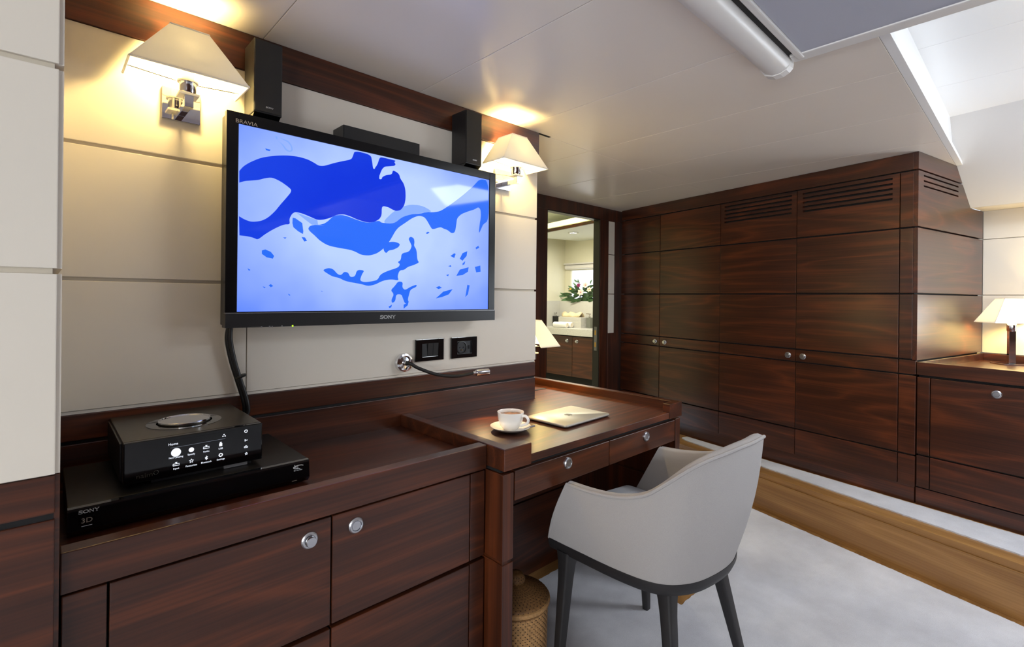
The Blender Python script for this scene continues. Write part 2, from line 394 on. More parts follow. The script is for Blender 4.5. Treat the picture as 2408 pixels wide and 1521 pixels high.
# foreground pier on the left
bm = nb(); box(bm, -3.2, .011, 1.098, 1.62, FL, CE); struct('wall_left', bm, 'cream_back')
bm = nb()
for z0, z1 in ((-.293, .031), (.040, .362), (.371, CE-.001)):
    box(bm, -3.2, .0165, 1.09, 1.098, z0, z1, .0016); box(bm, .011, .0225, 1.0955, 1.598, z0, z1)
struct('trim_9', bm, 'cream')
bm = nb(); box(bm, -3.2, .0165, 1.09, 1.098, -.356, -.2945, .002); box(bm, -3.2, .0165, 1.09, 1.098, FL, -.366, .002); box(bm, .011, .0225, 1.0955, 1.598, FL, -.2945); struct('trim_10', bm, 'mahogany_x')
bm = nb(); box(bm, -3.2, .015, 1.0945, 1.0985, -.367, -.355); struct('trim_11', bm, 'groove')
# door wall at the far left corner
DY = 2.52
bm = nb()
box(bm, 1.6, 2.735, DY, 2.59, .667, CE); box(bm, 2.735, 3.39, DY, 2.59, .667, CE); box(bm, 3.39, 3.8, DY, 2.59, .667, CE)
box(bm, 1.6, 2.735, DY, 2.59, FL, .667, .003)
box(bm, 3.39, 3.505, DY, 2.59, FL, .667, .003); box(bm, 3.505, 3.75, DY+.004, 2.59, FL, .667)
struct('wall_far', bm, 'mahogany_z')
bm = nb()
for z0, z1 in ((-.291, .04), (.045, .377), (.382, .662)): box(bm, 3.508, 3.588, DY-.002, DY+.004, z0, z1, .001)
struct('trim_12', bm, 'cream')
d1 = nb(); box(d1, 3.383, 3.39, DY+.004, 2.588, ST, .667); box(d1, 2.735, 2.742, DY+.004, 2.588, ST, .667); box(d1, 2.735, 3.39, DY+.004, 2.588, .66, .667)
door = struct('door_1', d1, 'black_plastic')
lp = nb(); c = Vector((3.3815, 2.555, -.335))
box(lp, c.x-.0015, c.x+.0015, c.y-.014, c.y+.014, -.435, -.235)
lk = obj('lock_plate', lp, 'steel_plate', door); lk['label'] = 'steel lock plate with brass latches'
for zz in (-.285, -.385): bx('latch', 'brass', lk, c.x-.003, c.x-.001, c.y-.006, c.y+.008, zz-.02, zz+.02)

# ================================================================== WARDROBE (turned frame: n = depth, t = along its face)
wr = thing('wardrobe', 'long dark mahogany wardrobe with louvred tops filling the far wall', 'wardrobe', (C0, 1.1, ST), 'W')
bm = nb()
prof = [(C0+.019, ST+.08), (C0+.019, .765), (C0+.50, .765), (C0+.72, .548), (C0+.915, .548), (C0+.915, ST+.08)]
prism(bm, prof, 'y', T0+.02, 3.17); obj('carcass', bm, 'groove', wr, 'W')
bm = nb(); box(bm, C0, C0+.02, T0+.0205, 3.185, .678, .765, .0015); obj('cornice', bm, 'mahogany_y', wr, 'W')
bm = nb(); box(bm, C0+.006, C0+.03, T0+.008, 3.17, ST, ST+.085); obj('plinth', bm, 'mahogany_y', wr, 'W')
ROWS = [(.387, .670), (.0475, .379), (-.290, .0395), (-.367, -.298), (-.775, -.375), (-.938, -.783)]
bm = nb()
for z0, z1 in ROWS: box(bm, C0, C0+.018, T0+(.02 if z1 > -.297 else .004), 1.1485, z0, z1, .0015)
obj('corner_stile', bm, 'mahogany_y', wr, 'W')
def slotted(bm, t0, t1, z0, z1, slots, s0, s1):
    """a board with slots right through it, in the n-plane"""
    box(bm, C0, C0+.018, t0, s0, z0, z1); box(bm, C0, C0+.018, s1, t1, z0, z1); z = z0
    for a, b in slots+[(z1, z1)]:
        box(bm, C0, C0+.018, s0, s1, z, a); z = b
DOORS = [(1.1525, 1.678, 1.637, (1.184, 1.646)), (1.682, 2.2085, 1.727, (1.713, 2.18)), (2.2125, 2.7525, 2.70, None), (2.7565, 3.185, 2.797, None)]
for t0, t1, kt, vent in DOORS:
    bm = nb()
    for i, (z0, z1) in enumerate(ROWS):
        if i == 0 and vent:
            sl = [(.541+.0265*k-.0055, .541+.0265*k+.0055) for k in range(5)]
            slotted(bm, t0, t1, z0, z1, sl, *vent)
        else: box(bm, C0, C0+.018, t0, t1, z0, z1, .0015)
    d = obj('door', bm, 'mahogany_y', wr, 'W')
    if vent: d['label'] = 'door with five louvre slots at its top'
    knob('knob', d, (C0, kt, -.335), (-1, 0, 0), 'W', .012 if kt > 2 else .004)
# side boards of the wardrobe with three slots, cut to the hull slope
def hull_n(z): return C0+min(.915, max(.0, 1.2655-z))
bm = nb(); f0, f1 = T0, T0+.02
prism(bm, [(C0+.0, .678), (C0+.0, .765), (C0+.500, .765), (hull_n(.678)-.004, .678)], 'y', f0, f1, 0)
prism(bm, [(C0, .387), (C0, .670), (C0+.063, .670), (C0+.063, .387)], 'y', f0, f1)
zz = .387
for a, b in ((.593, .601), (.6195, .6275), (.646, .654), (.670, .670)):
    prism(bm, [(C0+.063, zz), (C0+.063, a), (C0+.528, a), (C0+.528, zz)], 'y', f0, f1); zz = b
prism(bm, [(C0+.528, .387), (C0+.528, .670), (hull_n(.670)-.004, .670), (C0+.716, .549), (C0+.915, .549), (C0+.915, .387)], 'y', f0, f1)
for z0, z1 in ((.0475, .379), (-.296, .0395)): prism(bm, [(C0, z0), (C0, z1), (C0+.915, z1), (C0+.915, z0)], 'y', f0, f1, 0, .0015)
o = obj('side_panel', bm, 'mahogany_x', wr, 'W'); o['label'] = 'end panel with three louvre slots'

# low cabinet along the hull
lc = thing('low_cabinet', 'low dark cabinet with a tray top beside the wardrobe, carrying a white lamp', 'cabinet', (C0, .6, ST), 'W')
bm = nb(); box(bm, C0+.02, C0+.92, -1.4, T0-.003, ST+.08, -.345); obj('carcass', bm, 'groove', lc, 'W')
bm = nb(); box(bm, C0+.03, C0+.92, -1.4, T0-.012, -.352, -.342); obj('tray_top', bm, 'mahogany_y', lc, 'W')
bm = nb(); box(bm, C0-.003, C0+.03, -1.4, T0-.001, -.366, -.302, .002); box(bm, C0+.03, C0+.92, T0-.012, T0-.001, -.366, -.302, .002); box(bm, C0+.905, C0+.922, -1.4, T0-.012, -.366, -.302, .002); obj('tray_rim', bm, 'mahogany_y', lc, 'W')
bm = nb()
for z0, z1 in ((-.765, -.378), (-.93, -.773)): box(bm, C0, C0+.018, 1.018, T0-.003, z0, z1, .0015)
obj('stile', bm, 'mahogany_y', lc, 'W')
for t0, t1, kt in ((.47, 1.014, .772), (-.1, .466, .2), (-.7, -.104, -.3)):
    bm = nb(); box(bm, C0, C0+.018, t0, t1, -.765, -.378, .0015); d = obj('door', bm, 'mahogany_y', lc, 'W'); knob('knob', d, (C0, kt, -.416), (-1, 0, 0), 'W')
    bm = nb(); box(bm, C0, C0+.018, t0, t1, -.93, -.773, .0015); obj('kick_panel', bm, 'mahogany_y', lc, 'W')
bm = nb(); box(bm, C0+.006, C0+.03, -1.4, T0+.001, ST, ST+.085); obj('plinth', bm, 'mahogany_y', lc, 'W')

# ================================================================== CARPETS
def carpet(name, outline, z, th, label):
    P = []
    for (a, b) in zip(outline, outline[1:]+outline[:1]):
        a, b = Vector(a), Vector(b); n = max(1, int((b-a).length/.012)) if (b-a).length < 6 else 1
        for k in range(n):
            q = a.lerp(b, k/n)
            P.append(q+Vector((random.uniform(-.0022, .0022), random.uniform(-.0022, .0022))) if n > 1 and k else q)
    bm = nb(); A = [bm.verts.new((p.x, p.y, z+H)) for p in P]; Bv = [bm.verts.new((p.x, p.y, z+th+H)) for p in P]; n = len(P)
    bm.faces.new(Bv); bm.faces.new(A[::-1])
    for i in range(n): bm.faces.new((A[i], A[(i+1) % n], Bv[(i+1) % n], Bv[i]))
    return tag(obj(name, bm, 'carpet'), label, 'carpet')
def sline(n, y): return ((n+y*-math.sin(SA))/math.cos(SA), y)      # x on the S-frame line n at height y
carpet('carpet', [(-3.1, -3.2), sline(2.617, -3.2), sline(2.617, 2.3), (2.03, 2.3), (2.03, .985), (1.89, .985), (1.89, 1.50), (1.04, 1.50), (1.04, 1.03), (-3.1, 1.03)], FL, .007, 'pale grey carpet on the lower floor under the desk chair')
def wpt(n, t): v = RW @ Vector((n, t, 0)); return (v.x, v.y)
carpet('carpet', [wpt(C0-.02, -2.5), wpt(C0-.02, 2.462), (3.43, 1.797), sline(2.753, 1.75), sline(2.753, -2.5)], ST, .006, 'narrow pale grey carpet strip on the oak step before the wardrobe')

# ================================================================== CONSOLE
cs = thing('console_cabinet', 'low dark mahogany console under the television with a sunken tray top', 'cabinet', (.49, 1.3, FL))
bm = nb(); box(bm, .026, .952, 1.138, 1.598, FL+.06, -.49); obj('carcass', bm, 'groove', cs)
bm = nb(); box(bm, .024, .953, 1.146, 1.599, -.49, -.471); obj('tray_top', bm, 'mahogany_x', cs)
bm = nb(); box(bm, .024, .9515, 1.11, 1.146, -.502, -.432, .002); obj('front_rim', bm, 'mahogany_x', cs)
for x0, x1 in ((.026, .0855), (.898, .950)):
    bm = nb()
    for z0, z1 in ((-.757, -.508), (-1.17, -.767)): box(bm, x0, x1, 1.116, 1.14, z0, z1, .0018)
    obj('stile', bm, 'mahogany_x', cs)
for x0, x1, kx, out in ((.089, .4865, .437, .011), (.4905, .8945, .547, .0)):
    bm = nb(); box(bm, x0, x1, 1.115, 1.14, -.757, -.508, .0018); d = obj('door', bm, 'mahogany_x', cs); knob('knob', d, (kx, 1.115, -.546), (0, -1, 0), 'X', out)
    bm = nb(); box(bm, x0, x1, 1.115, 1.14, -1.17, -.767, .0018); obj('lower_door', bm, 'mahogany_x', cs)
bm = nb(); box(bm, .026, .952, 1.15, 1.2, FL, -1.175); obj('plinth', bm, 'mahogany_x', cs)

# ================================================================== DESK
DZ0 = -.466
dk = thing('desk', 'dark mahogany writing desk with raised rim and two drawers', 'desk', (1.46, 1.3, FL))
bm = nb(); box(bm, .991, 1.941, 1.04, 1.599, -.490, -.466, .001); box(bm, 1.67, 1.941, 1.599, 2.2, -.490, -.466); obj('desktop', bm, 'mahogany_satin', dk)
bm = nb(); prism(bm, [(.9555, 1.036), (1.0655, 1.036), (1.0655, 1.071), (.991, 1.071), (.991, 1.599), (.9555, 1.599)], 'z', -.495, -.431, 0, .0018); o = obj('left_rim', bm, 'mahogany_x', dk)
bm = nb(); prism(bm, [(1.976, 1.036), (1.878, 1.036), (1.878, 1.071), (1.9405, 1.071), (1.9405, 2.2), (1.976, 2.2)], 'z', -.492, -.431, 0, .0018); obj('right_rim', bm, 'mahogany_y', dk)
for x0, x1, kx in ((1.006, 1.469, 1.243), (1.473, 1.9345, 1.712)):
    bm = nb(); box(bm, x0, x1, 1.045, 1.067, -.592, -.505, .0018); box(bm, x0+.02, x1-.02, 1.067, 1.42, -.58, -.515); d = obj('drawer', bm, 'mahogany_x', dk)
    knob('knob', d, (kx, 1.045, -.534), (0, -1, 0))
bm = nb(); box(bm, .962, 1.935, 1.06, 1.59, -.505, -.4905); obj('apron', bm, 'groove', dk)
bm = nb()
for z0, z1 in ((-.757, -.507), (FL, -.766)): box(bm, .958, 1.0, 1.044, 1.598, z0, z1, .0018)
box(bm, .963, .996, 1.05, 1.59, -.77, -.75); obj('left_panel', bm, 'mahogany_z', dk)
bm = nb()
for z0, z1 in ((-.757, -.501), (FL, -.766)): box(bm, 1.938, 1.976, 1.044, 2.19, z0, z1, .0018)
box(bm, 1.943, 1.972, 1.05, 2.1, -.77, -.75); obj('right_panel', bm, 'mahogany_z', dk)
bm = nb()
for z0, z1 in ((-.90, -.505), (FL, -.908)): box(bm, 1.001, 1.937, 1.565, 1.58, z0, z1)
box(bm, 1.003, 1.935, 1.58, 1.59, FL, -.51); obj('back_panel', bm, 'mahogany_x', dk)

bm = nb(); box(bm, 1.80, 1.885, 1.735, 1.757, DZ0, DZ0+.002, .0005); o = obj('cable_plate', bm, 'black_plastic', dk); o['label'] = 'small black cable plate let into the top'

# ================================================================== TELEVISION
TY = 1.5
tv = thing('television', 'flat black television on the cream wall showing a blue underwater picture', 'television', (.838, 1.56, .2))
X0, X1, Z0, Z1 = .3555, 1.3185, -.0895, .4985
bm = nb(); box(bm, X0+.004, X1-.004, TY+.0085, TY+.066, Z0+.006, Z1-.004, .003); box(bm, .62, 1.06, TY+.06, 1.6, .05, .36)
obj('back_shell', bm, 'black_plastic', tv)
sx0, sx1, sz0, sz1 = .385, 1.2875, -.0455, .468
bm = nb()
box(bm, X0, sx0, TY, TY+.02, -.048, Z1, .001); box(bm, sx1, X1, TY, TY+.02, -.048, Z1, .001)
box(bm, sx0, sx1, TY, TY+.02, sz1, Z1, .001); box(bm, sx0, sx1, TY, TY+.02, -.0475, sz0)
fr = obj('bezel', bm, 'bezel_black', tv)
bm = nb(); box(bm, X0, X1, TY-.004, TY+.03, Z0, -.0505, .0015); obj('lower_bar', bm, 'black_plastic', tv)
bm = nb(); box(bm, X0, X1, TY-.0045, TY+.01, -.0503, -.0482); o = obj('trim_line', bm, 'laptop_edge', tv); o['label'] = 'thin silver line over the lower bar'
SH = {  # shapes of the picture, in units of a close look at the screen
 'mid': [[(572,830),(590,806),(680,800),(720,775),(760,735),(830,728),(950,775),(1020,790),(1090,770),(1110,790),(1200,790),(1260,740),(1330,725),(1400,720),(1440,708),(1480,712),(1530,705),(1560,690),(1620,650),(1700,590),(1780,520),(1825,468),(1891,480),(1892,770),(1850,800),(1838,830),(1818,870),(1825,800),(1835,740),(1832,690),(1815,673),(1790,690),(1740,705),(1690,725),(1660,755),(1655,800),(1645,858),(1620,865),(1590,840),(1560,830),(1540,818),(1480,838),(1465,815),(1440,770),(1420,745),(1380,735),(1330,755),(1280,790),(1220,830),(1170,920),(1130,970),(1080,1010),(1020,1028),(960,1022),(920,1000),(880,985),(800,972),(720,955),(660,920),(620,880),(585,850)],
  [(460,750),(480,755),(530,790),(538,850),(535,870),(500,850),(465,820),(458,790)],
  [(235,990),(260,982),(300,1000),(325,1030),(315,1050),(270,1040),(235,1015)], [(525,892),(550,895),(565,920),(545,925)],
  [(1120,970),(1150,930),(1200,925),(1245,940),(1235,965),(1195,985),(1160,990),(1145,1010),(1130,1000)],
  [(1305,905),(1320,888),(1345,900),(1350,930),(1345,955),(1365,985),(1370,1060),(1385,1078),(1340,1098),(1300,1110),(1275,1132),(1240,1135),(1225,1180),(1235,1210),(1180,1200),(1120,1210),(1060,1240),(1010,1250),(960,1235),(900,1225),(840,1212),(800,1190),(750,1180),(700,1150),(680,1132),(720,1117),(755,1125),(790,1165),(815,1170),(835,1145),(865,1150),(880,1185),(915,1180),(930,1130),(985,1135),(965,1165),(950,1210),(985,1222),(1040,1215),(1080,1205),(1100,1165),(1150,1140),(1230,1115),(1245,1090),(1225,1075),(1250,1060),(1255,1010),(1310,1000),(1330,960),(1320,935)],
  [(1175,1280),(1205,1250),(1230,1215),(1265,1220),(1260,1260),(1280,1280),(1320,1255),(1365,1238),(1365,1255),(1320,1275),(1310,1310),(1300,1350),(1310,1370),(1280,1380),(1265,1340),(1255,1310),(1215,1310),(1210,1360),(1185,1375),(1180,1350),(1200,1310)],
  [(1612,1030),(1640,1010),(1650,1015),(1640,1045)],[(1680,1050),(1700,1010),(1735,995),(1730,1030),(1700,1065)],[(1700,1085),(1720,1067),(1715,1090),(1700,1098)],[(1655,1175),(1680,1130),(1745,1112),(1740,1145),(1700,1170)],[(1790,1110),(1830,1100),(1832,1145),(1800,1150)],[(1505,1340),(1560,1290),(1628,1272),(1600,1310),(1550,1330)],[(1505,1260),(1530,1250),(1550,1262),(1525,1272)],[(1795,970),(1815,955),(1822,970),(1800,982)],[(1595,1105),(1615,1097),(1618,1110)],[(1432,862),(1448,853),(1460,860),(1440,870)],[(285,1245),(300,1235),(318,1250),(300,1258)],[(240,1252),(262,1258),(255,1266)],[(425,1305),(445,1315),(435,1320)],[(260,245),(300,255),(290,265),(265,258)],[(130,1120),(152,1132),(140,1138)],[(390,895),(415,895),(405,905)],[(665,1284),(682,1287),(672,1290)],[(1720,1330),(1735,1240),(1752,1245),(1740,1310)],[(1580,1170),(1600,1163),(1595,1178)],[(1160,1400),(1185,1385),(1180,1405),(1165,1410)],[(1270,1385),(1305,1370),(1300,1390),(1270,1415)]],
 'soft': [[(330,158),(345,155),(350,172),(345,185),(380,215),(410,262),(440,272),(462,262),(455,225),(430,190),(395,178),(360,165),(395,185),(425,200),(448,230),(452,258),(438,264),(415,252),(390,215),(350,190)],[(1110,790),(1200,700),(1300,655),(1400,660),(1480,705),(1440,712),(1330,725),(1260,745),(1200,795)],[(485,712),(560,740),(640,768),(645,800),(690,808),(600,802),(545,760)]],
 'deep': [[(70,410),(100,375),(150,345),(230,312),(330,298),(420,296),(500,305),(570,325),(620,352),(650,372),(690,373),(740,358),(790,345),(840,335),(888,325),(900,300),(912,262),(1030,291),(1040,340),(1047,395),(1060,395),(1085,410),(1095,430),(1090,470),(1110,470),(1112,455),(1140,440),(1185,435),(1190,405),(1215,415),(1238,435),(1245,465),(1270,500),(1283,545),(1285,610),(1275,660),(1250,695),(1215,703),(1185,690),(1160,675),(1120,665),(1110,680),(1110,730),(1095,760),(1060,780),(1020,787),(980,780),(920,760),(880,740),(830,725),(780,730),(740,750),(690,765),(640,768),(590,745),(530,720),(480,708),(455,722),(435,760),(440,800),(400,800),(360,815),(310,840),(260,870),(205,912),(180,900),(140,888),(71,880),(68,740),(110,765),(160,782),(230,775),(280,750),(330,705),(370,655),(410,610),(457,553),(420,520),(370,485),(310,457),(260,462),(215,475),(160,480),(110,483),(70,495)],
  [(1055,395),(1080,360),(1095,308),(1130,314),(1170,324),(1215,335),(1200,345),(1212,360),(1205,372),(1170,375),(1130,378),(1110,400),(1095,440),(1080,470),(1050,450)]]}
bm = nb()
def quad(bm, x0, x1, z0, z1, y, mi):
    f = bm.faces.new([bm.verts.new((x, y, z+H)) for x, z in ((x0, z0), (x1, z0), (x1, z1), (x0, z1))]); f.material_index = mi
quad(bm, sx0, sx1, sz0, sz1, TY+.004, 0)
for k, key in enumerate(('mid', 'soft', 'deep')):
    for j, pl in enumerate(SH[key]):
        y = TY+.004-.0002*(k+1)-.00001*j
        V = []
        def soft(P, closed):                                      # round the corners by cutting them
            for _ in range(2):
                Q = [] if closed else [P[0]]
                for (ax_, ay_), (cx_, cy_) in zip(P, P[1:]+P[:1] if closed else P[1:]):
                    Q += [(.78*ax_+.22*cx_, .78*ay_+.22*cy_), (.22*ax_+.78*cx_, .22*ay_+.78*cy_)]
                P = Q if closed else Q+[P[-1]]
            return P
        if (68, 740) in pl: c = pl.index((68, 740)); pl = soft(pl[:c], False)+soft(pl[c:], False)     # two runs, each ending at the picture edge
        elif len(pl) > 8: pl = soft(pl, True)
        for (a, b) in pl:
            p = at_y(540+a/3.105, 270+b/3.105, TY+.004); V.append(bm.verts.new((min(max(p.x, sx0+.0005), sx1-.0005), y, min(max(p.z, sz0+.0005), sz1-.0005)+H)))
        for tri in tessellate_polygon([[Vector((v.co.x, v.co.z, 0)) for v in V]]):
            try: f = bm.faces.new([V[t] for t in tri]); f.material_index = k+1
            except ValueError: pass
for f in bm.faces:
    f.normal_update()
    if f.normal.y > 0: f.normal_flip()
me = bpy.data.meshes.new('screen'); bm.transform(ROOTM[tv.name].inverted()); bm.to_mesh(me); bm.free()
for k in ('screen_pale', 'screen_mid', 'screen_soft', 'screen_deep'): me.materials.append(MAT[k])
o = bpy.data.objects.new('screen', me); COL.objects.link(o); o.parent = tv; o['label'] = 'lit screen with a dark blue swimmer and fish'
p = at_y(912, 745, TY-.004); obj('maker_logo', slab_serif(.0115, facing_y(p.x, TY-.0045, p.z)), 'logo_silver', tv)
p = at_y(580, 289, TY); obj('series_logo', text_mesh('BRAVIA', .0145, facing_y(p.x, TY-.0003, p.z), sx=1.15), 'logo_gold', tv)
for i, (u, v, r) in enumerate(((615, 769, .002), (634, 768, .0022), (640, 768, .0018), (663, 766, .0018))):
    p = at_y(u, v, TY-.004); bm = nb(); box(bm, p.x-r, p.x+r, TY-.0046, TY-.004, p.z-r, p.z+r, .0005); obj('indicator_mark', bm, 'laptop_edge', tv)
p = at_y(602, 769, TY-.004); bm = nb(); box(bm, p.x-.012, p.x+.012, TY-.0046, TY-.004, p.z-.0012, p.z+.0012); obj('indicator_mark', bm, 'laptop_dark', tv)
p = at_y(688, 766, TY-.004); bm = nb(); box(bm, p.x-.002, p.x+.002, TY-.005, TY-.004, p.z-.0025, p.z+.0025); o = obj('power_light', bm, 'lit_green', tv)

# speakers
def speaker(label, x0, x1):
    s = thing('speaker', label, 'speaker', ((x0+x1)/2, 1.56, .5), group='pair of wall speakers')
    bm = nb(); box(bm, x0, x1, 1.5, 1.59, .512, .717, .002); obj('cabinet', bm, 'black_plastic', s)
    bm = nb(); box(bm, x0+.002, x1-.002, 1.498, 1.501, .516, .715, .001); obj('grille', bm, 'speaker_cloth', s)
    bm = nb(); prism(bm, [(1.5, .512), (1.595, .512), (1.595, .4995), (1.52, .4995)], 'x', x0+.002, x1-.003); obj('foot', bm, 'black_gloss', s)
    bm = nb(); box(bm, (x0+x1)/2-.02, (x0+x1)/2+.02, 1.59, 1.6, .55, .65); obj('bracket', bm, 'black_plastic', s)
    obj('maker_logo', slab_serif(.0042, facing_y(x0+(x1-x0)*.55, 1.4975, .53)), 'logo_silver', s)
speaker('tall black speaker over the left end of the television', .4215, .4965)
speaker('tall black speaker over the right end of the television, by a lit lamp', 1.1655, 1.2435)
s = thing('centre_speaker', 'long low black speaker behind the middle of the television top', 'speaker', (.83, 1.56, .5))
bm = nb(); box(bm, .69, .974, 1.52, 1.598, .4995, .546, .002); obj('cabinet', bm, 'black_plastic', s)
bm = nb(); box(bm, .692, .972, 1.518, 1.521, .501, .544); obj('grille', bm, 'speaker_cloth', s)

# cables from the television down behind the player
cb = thing('cable', 'black cable bundle hanging from the television down to the media player', 'cable', (.44, 1.58, -.4))
path = [(541, 768), (539, 800), (549, 850), (563, 895), (577, 940), (580, 968), (570, 985)]
for k, dx in enumerate((-4, 3)):
    bm = nb(); tube(bm, catmull([at_y(u+dx*(1 if i else .6), v, 1.585-.012*k) for i, (u, v) in enumerate(path)], 6), .0072 if k == 0 else .006, 10); obj('cord', bm, 'cable_black', cb)
p = at_y(566, 884, 1.578); bm = nb(); lathe(bm, [(.014, -.003), (.0155, 0), (.014, .003)], p, (.25, 0, -1), 16); obj('cable_tie', bm, 'cable_black', cb)

# ================================================================== LAMPS
def bulb(parent, loc, power, col, rad=.03):
    l = bpy.data.lights.new('bulb_light', 'POINT'); l.energy = power; l.color = col; l.shadow_soft_size = rad
    o = bpy.data.objects.new('bulb_light', l); COL.objects.link(o); o.parent = parent; o.location = loc; return o
WARM = (1, .74, .28)
def quadshell(bm, q, th=.0014):
    n = (Vector(q[1])-Vector(q[0])).cross(Vector(q[2])-Vector(q[0])).normalized()*th
    A = [bm.verts.new(Vector(p)) for p in q]; Bv = [bm.verts.new(Vector(p)+n) for p in q]
    bm.faces.new(A); bm.faces.new(Bv[::-1])
    for i in range(4): bm.faces.new((A[i], Bv[i], Bv[(i+1) % 4], A[(i+1) % 4]))
def lower(bm): bm.transform(Matrix.Translation((0, 0, -H))); return bm
def wall_lamp(loc, rot, label):
    """local frame: wall in the plane y=0, lamp towards -y, origin at the middle of the wall plate"""
    r = thing('wall_lamp', label, 'lamp', loc, 'X', rot, 'wall lamps with white pyramid shades')
    M = ROOTM[r.name]
    def part(name, bm, mats, par=r):
        bmesh.ops.recalc_face_normals(bm, faces=bm.faces[:]); bm.transform(Matrix.Translation((0, 0, -H))); bm.transform(M); return obj(name, bm, mats, par)
    bm = nb(); box(bm, -.0435, .0435, -.012, 0, -.0425, .0425, .001); part('wall_plate', bm, 'sconce_chrome')
    bm = nb(); box(bm, -.008, .008, -.092, -.012, -.028, -.012, .001); box(bm, -.01, .01, -.108, -.088, -.03, .0, .001); part('arm', bm, 'sconce_chrome')
    bm = nb(); box(bm, -.022, .022, -.112, -.068, .0, .006, .001); part('drip_plate', bm, 'white_sleeve')
    bm = nb(); lathe(bm, [(.016, .006), (.019, .012), (.019, .034), (.0195, .036)], (0, -.09, 0)); part('socket', bm, 'sconce_chrome')
    bm = nb(); lathe(bm, [(.0235, .036), (.0235, .04), (.014, .042), (.0135, .075), (.012, .078)], (0, -.09, 0)); part('bulb_sleeve', bm, 'white_sleeve')
    b0, b1, hw, tw = .0445, .1665, .127, .0415; yf, yb, tf = -.155, -.026, -.112
    q = [((-hw, yf, b0), (hw, yf, b0), (tw, tf, b1), (-tw, tf, b1)), ((hw, yf, b0), (hw, yb, b0), (tw, yb, b1), (tw, tf, b1)), ((-hw, yb, b0), (-hw, yf, b0), (-tw, tf, b1), (-tw, yb, b1))]
    bm = nb()
    for a in q: quadshell(bm, [Vector(p)+Vector((0, 0, H)) for p in a])
    sh = part('lamp_shade', bm, 'lamp_fabric')
    bm = nb(); rr = .0028
    for a, b in (((-hw, yf, b0), (hw, yf, b0)), ((hw, yf, b0), (hw, yb, b0)), ((-hw, yf, b0), (-hw, yb, b0)), ((-tw, tf, b1), (tw, tf, b1)), ((hw, yb, b0), (tw, yb, b1)), ((-hw, yb, b0), (-tw, yb, b1)), ((tw, tf, b1), (tw, yb, b1)), ((-tw, tf, b1), (-tw, yb, b1))):
        tube(bm, [a, b], rr, 8)
    part('shade_piping', bm, 'lamp_fabric', sh)
    bm = nb(); tube(bm, [(-hw+.004, -.075, b0+.004), (-.0235, -.08, .039)], .0012, 6); tube(bm, [(hw-.004, -.075, b0+.004), (.0235, -.08, .039)], .0012, 6); part('shade_wire', bm, 'sconce_chrome', sh)
    bulb(r, (0, -.088, .108), 8, WARM)
    return r
wl = wall_lamp((.2675, 1.6, .5085), 0, 'lit wall lamp with white shade at the left of the television')
def placed(loc, rot): return Matrix.Translation(Vector(loc)+Vector((0, 0, H))) @ Matrix.Rotation(rot, 4, 'Z')
dup(wl, placed((1.4395, 1.6, .5085), 0), 'lit wall lamp with white shade at the right of the television')
dup(wl, placed((1.699, 1.745, -.278), R(88)), 'lit wall lamp just showing behind the wall end over the desk')
# lamp on the low cabinet
pl = at_z(2378, 857, -.342)
tl = thing('table_lamp', 'lit white lamp on a chrome stem on the low cabinet', 'lamp', (pl.x, pl.y, -.342), 'X', R(-52))
M = ROOTM[tl.name]
def lpart(name, bm, mats, par=tl):
    bm.transform(Matrix.Translation((0, 0, -H))); bm.transform(M); return obj(name, bm, mats, par)
bm = nb(); box(bm, -.07, .07, -.05, .05, 0, .007, .001); lpart('base_plate', bm, 'sconce_chrome')
bm = nb(); box(bm, -.017, .017, -.008, .008, .007, .185, .001); lpart('stem', bm, 'sconce_chrome')
bm = nb(); lathe(bm, [(.019, .185), (.021, .19), (.021, .232), (.019, .236)], (0, 0, 0)); lpart('socket', bm, 'sconce_chrome')
hw, hd, tw, td, b0, b1 = .135, .075, .058, .032, .233, .366
c4 = [(-1, -1), (1, -1), (1, 1), (-1, 1)]; bm = nb(); bp_ = nb()
for (a, b), (c, d) in zip(c4, c4[1:]+c4[:1]):
    quadshell(bm, [Vector((a*hw, b*hd, b0+H)), Vector((c*hw, d*hd, b0+H)), Vector((c*tw, d*td, b1+H)), Vector((a*tw, b*td, b1+H))])
    tube(bp_, [(a*hw, b*hd, b0), (c*hw, d*hd, b0)], .0022, 6); tube(bp_, [(a*hw, b*hd, b0), (a*tw, b*td, b1)], .0018, 6); tube(bp_, [(a*tw, b*td, b1), (c*tw, d*td, b1)], .0018, 6)
sh = lpart('lamp_shade', bm, 'lamp_linen'); lpart('shade_piping', bp_, 'lamp_linen', sh)
bulb(tl, (0, 0, .28), 7.5, WARM)

# gooseneck reading lamp
gl = thing('reading_lamp', 'small gooseneck reading lamp with a chrome head on the wall over the desk', 'lamp', (.965, 1.6, -.24))
pr = at_y(947, 852, 1.6)
bm = nb(); lathe(bm, [(.034, 0), (.034, .012), (.0325, .017), (.026, .019), (.022, .012), (.01, .014), (.0095, .03), (.008, .032)], (pr.x, 1.6, pr.z), (0, -1, 0), 36); obj('wall_rosette', bm, 'chrome', gl)
g0 = Vector((pr.x, 1.572, pr.z)); ge = at_y(1113, 877, 1.47); gx = at_y(1171, 872, 1.455)
gp = [g0, g0+Vector((.004, -.02, 0)), at_y(985, 866, 1.54), at_y(1030, 881, 1.515), at_y(1075, 884, 1.49), ge]
bm = nb(); tube(bm, catmull(gp, 8), .0062, 12); obj('flexible_neck', bm, 'rubber', gl)
d = (gx-ge).normalized()
bm = nb(); lathe(bm, [(.0065, -.002), (.0065, .012), (.011, .0125), (.0125, .017), (.0125, .068), (.0115, .069)], ge, d, 24); hd_ = obj('lamp_head', bm, 'chrome', gl)
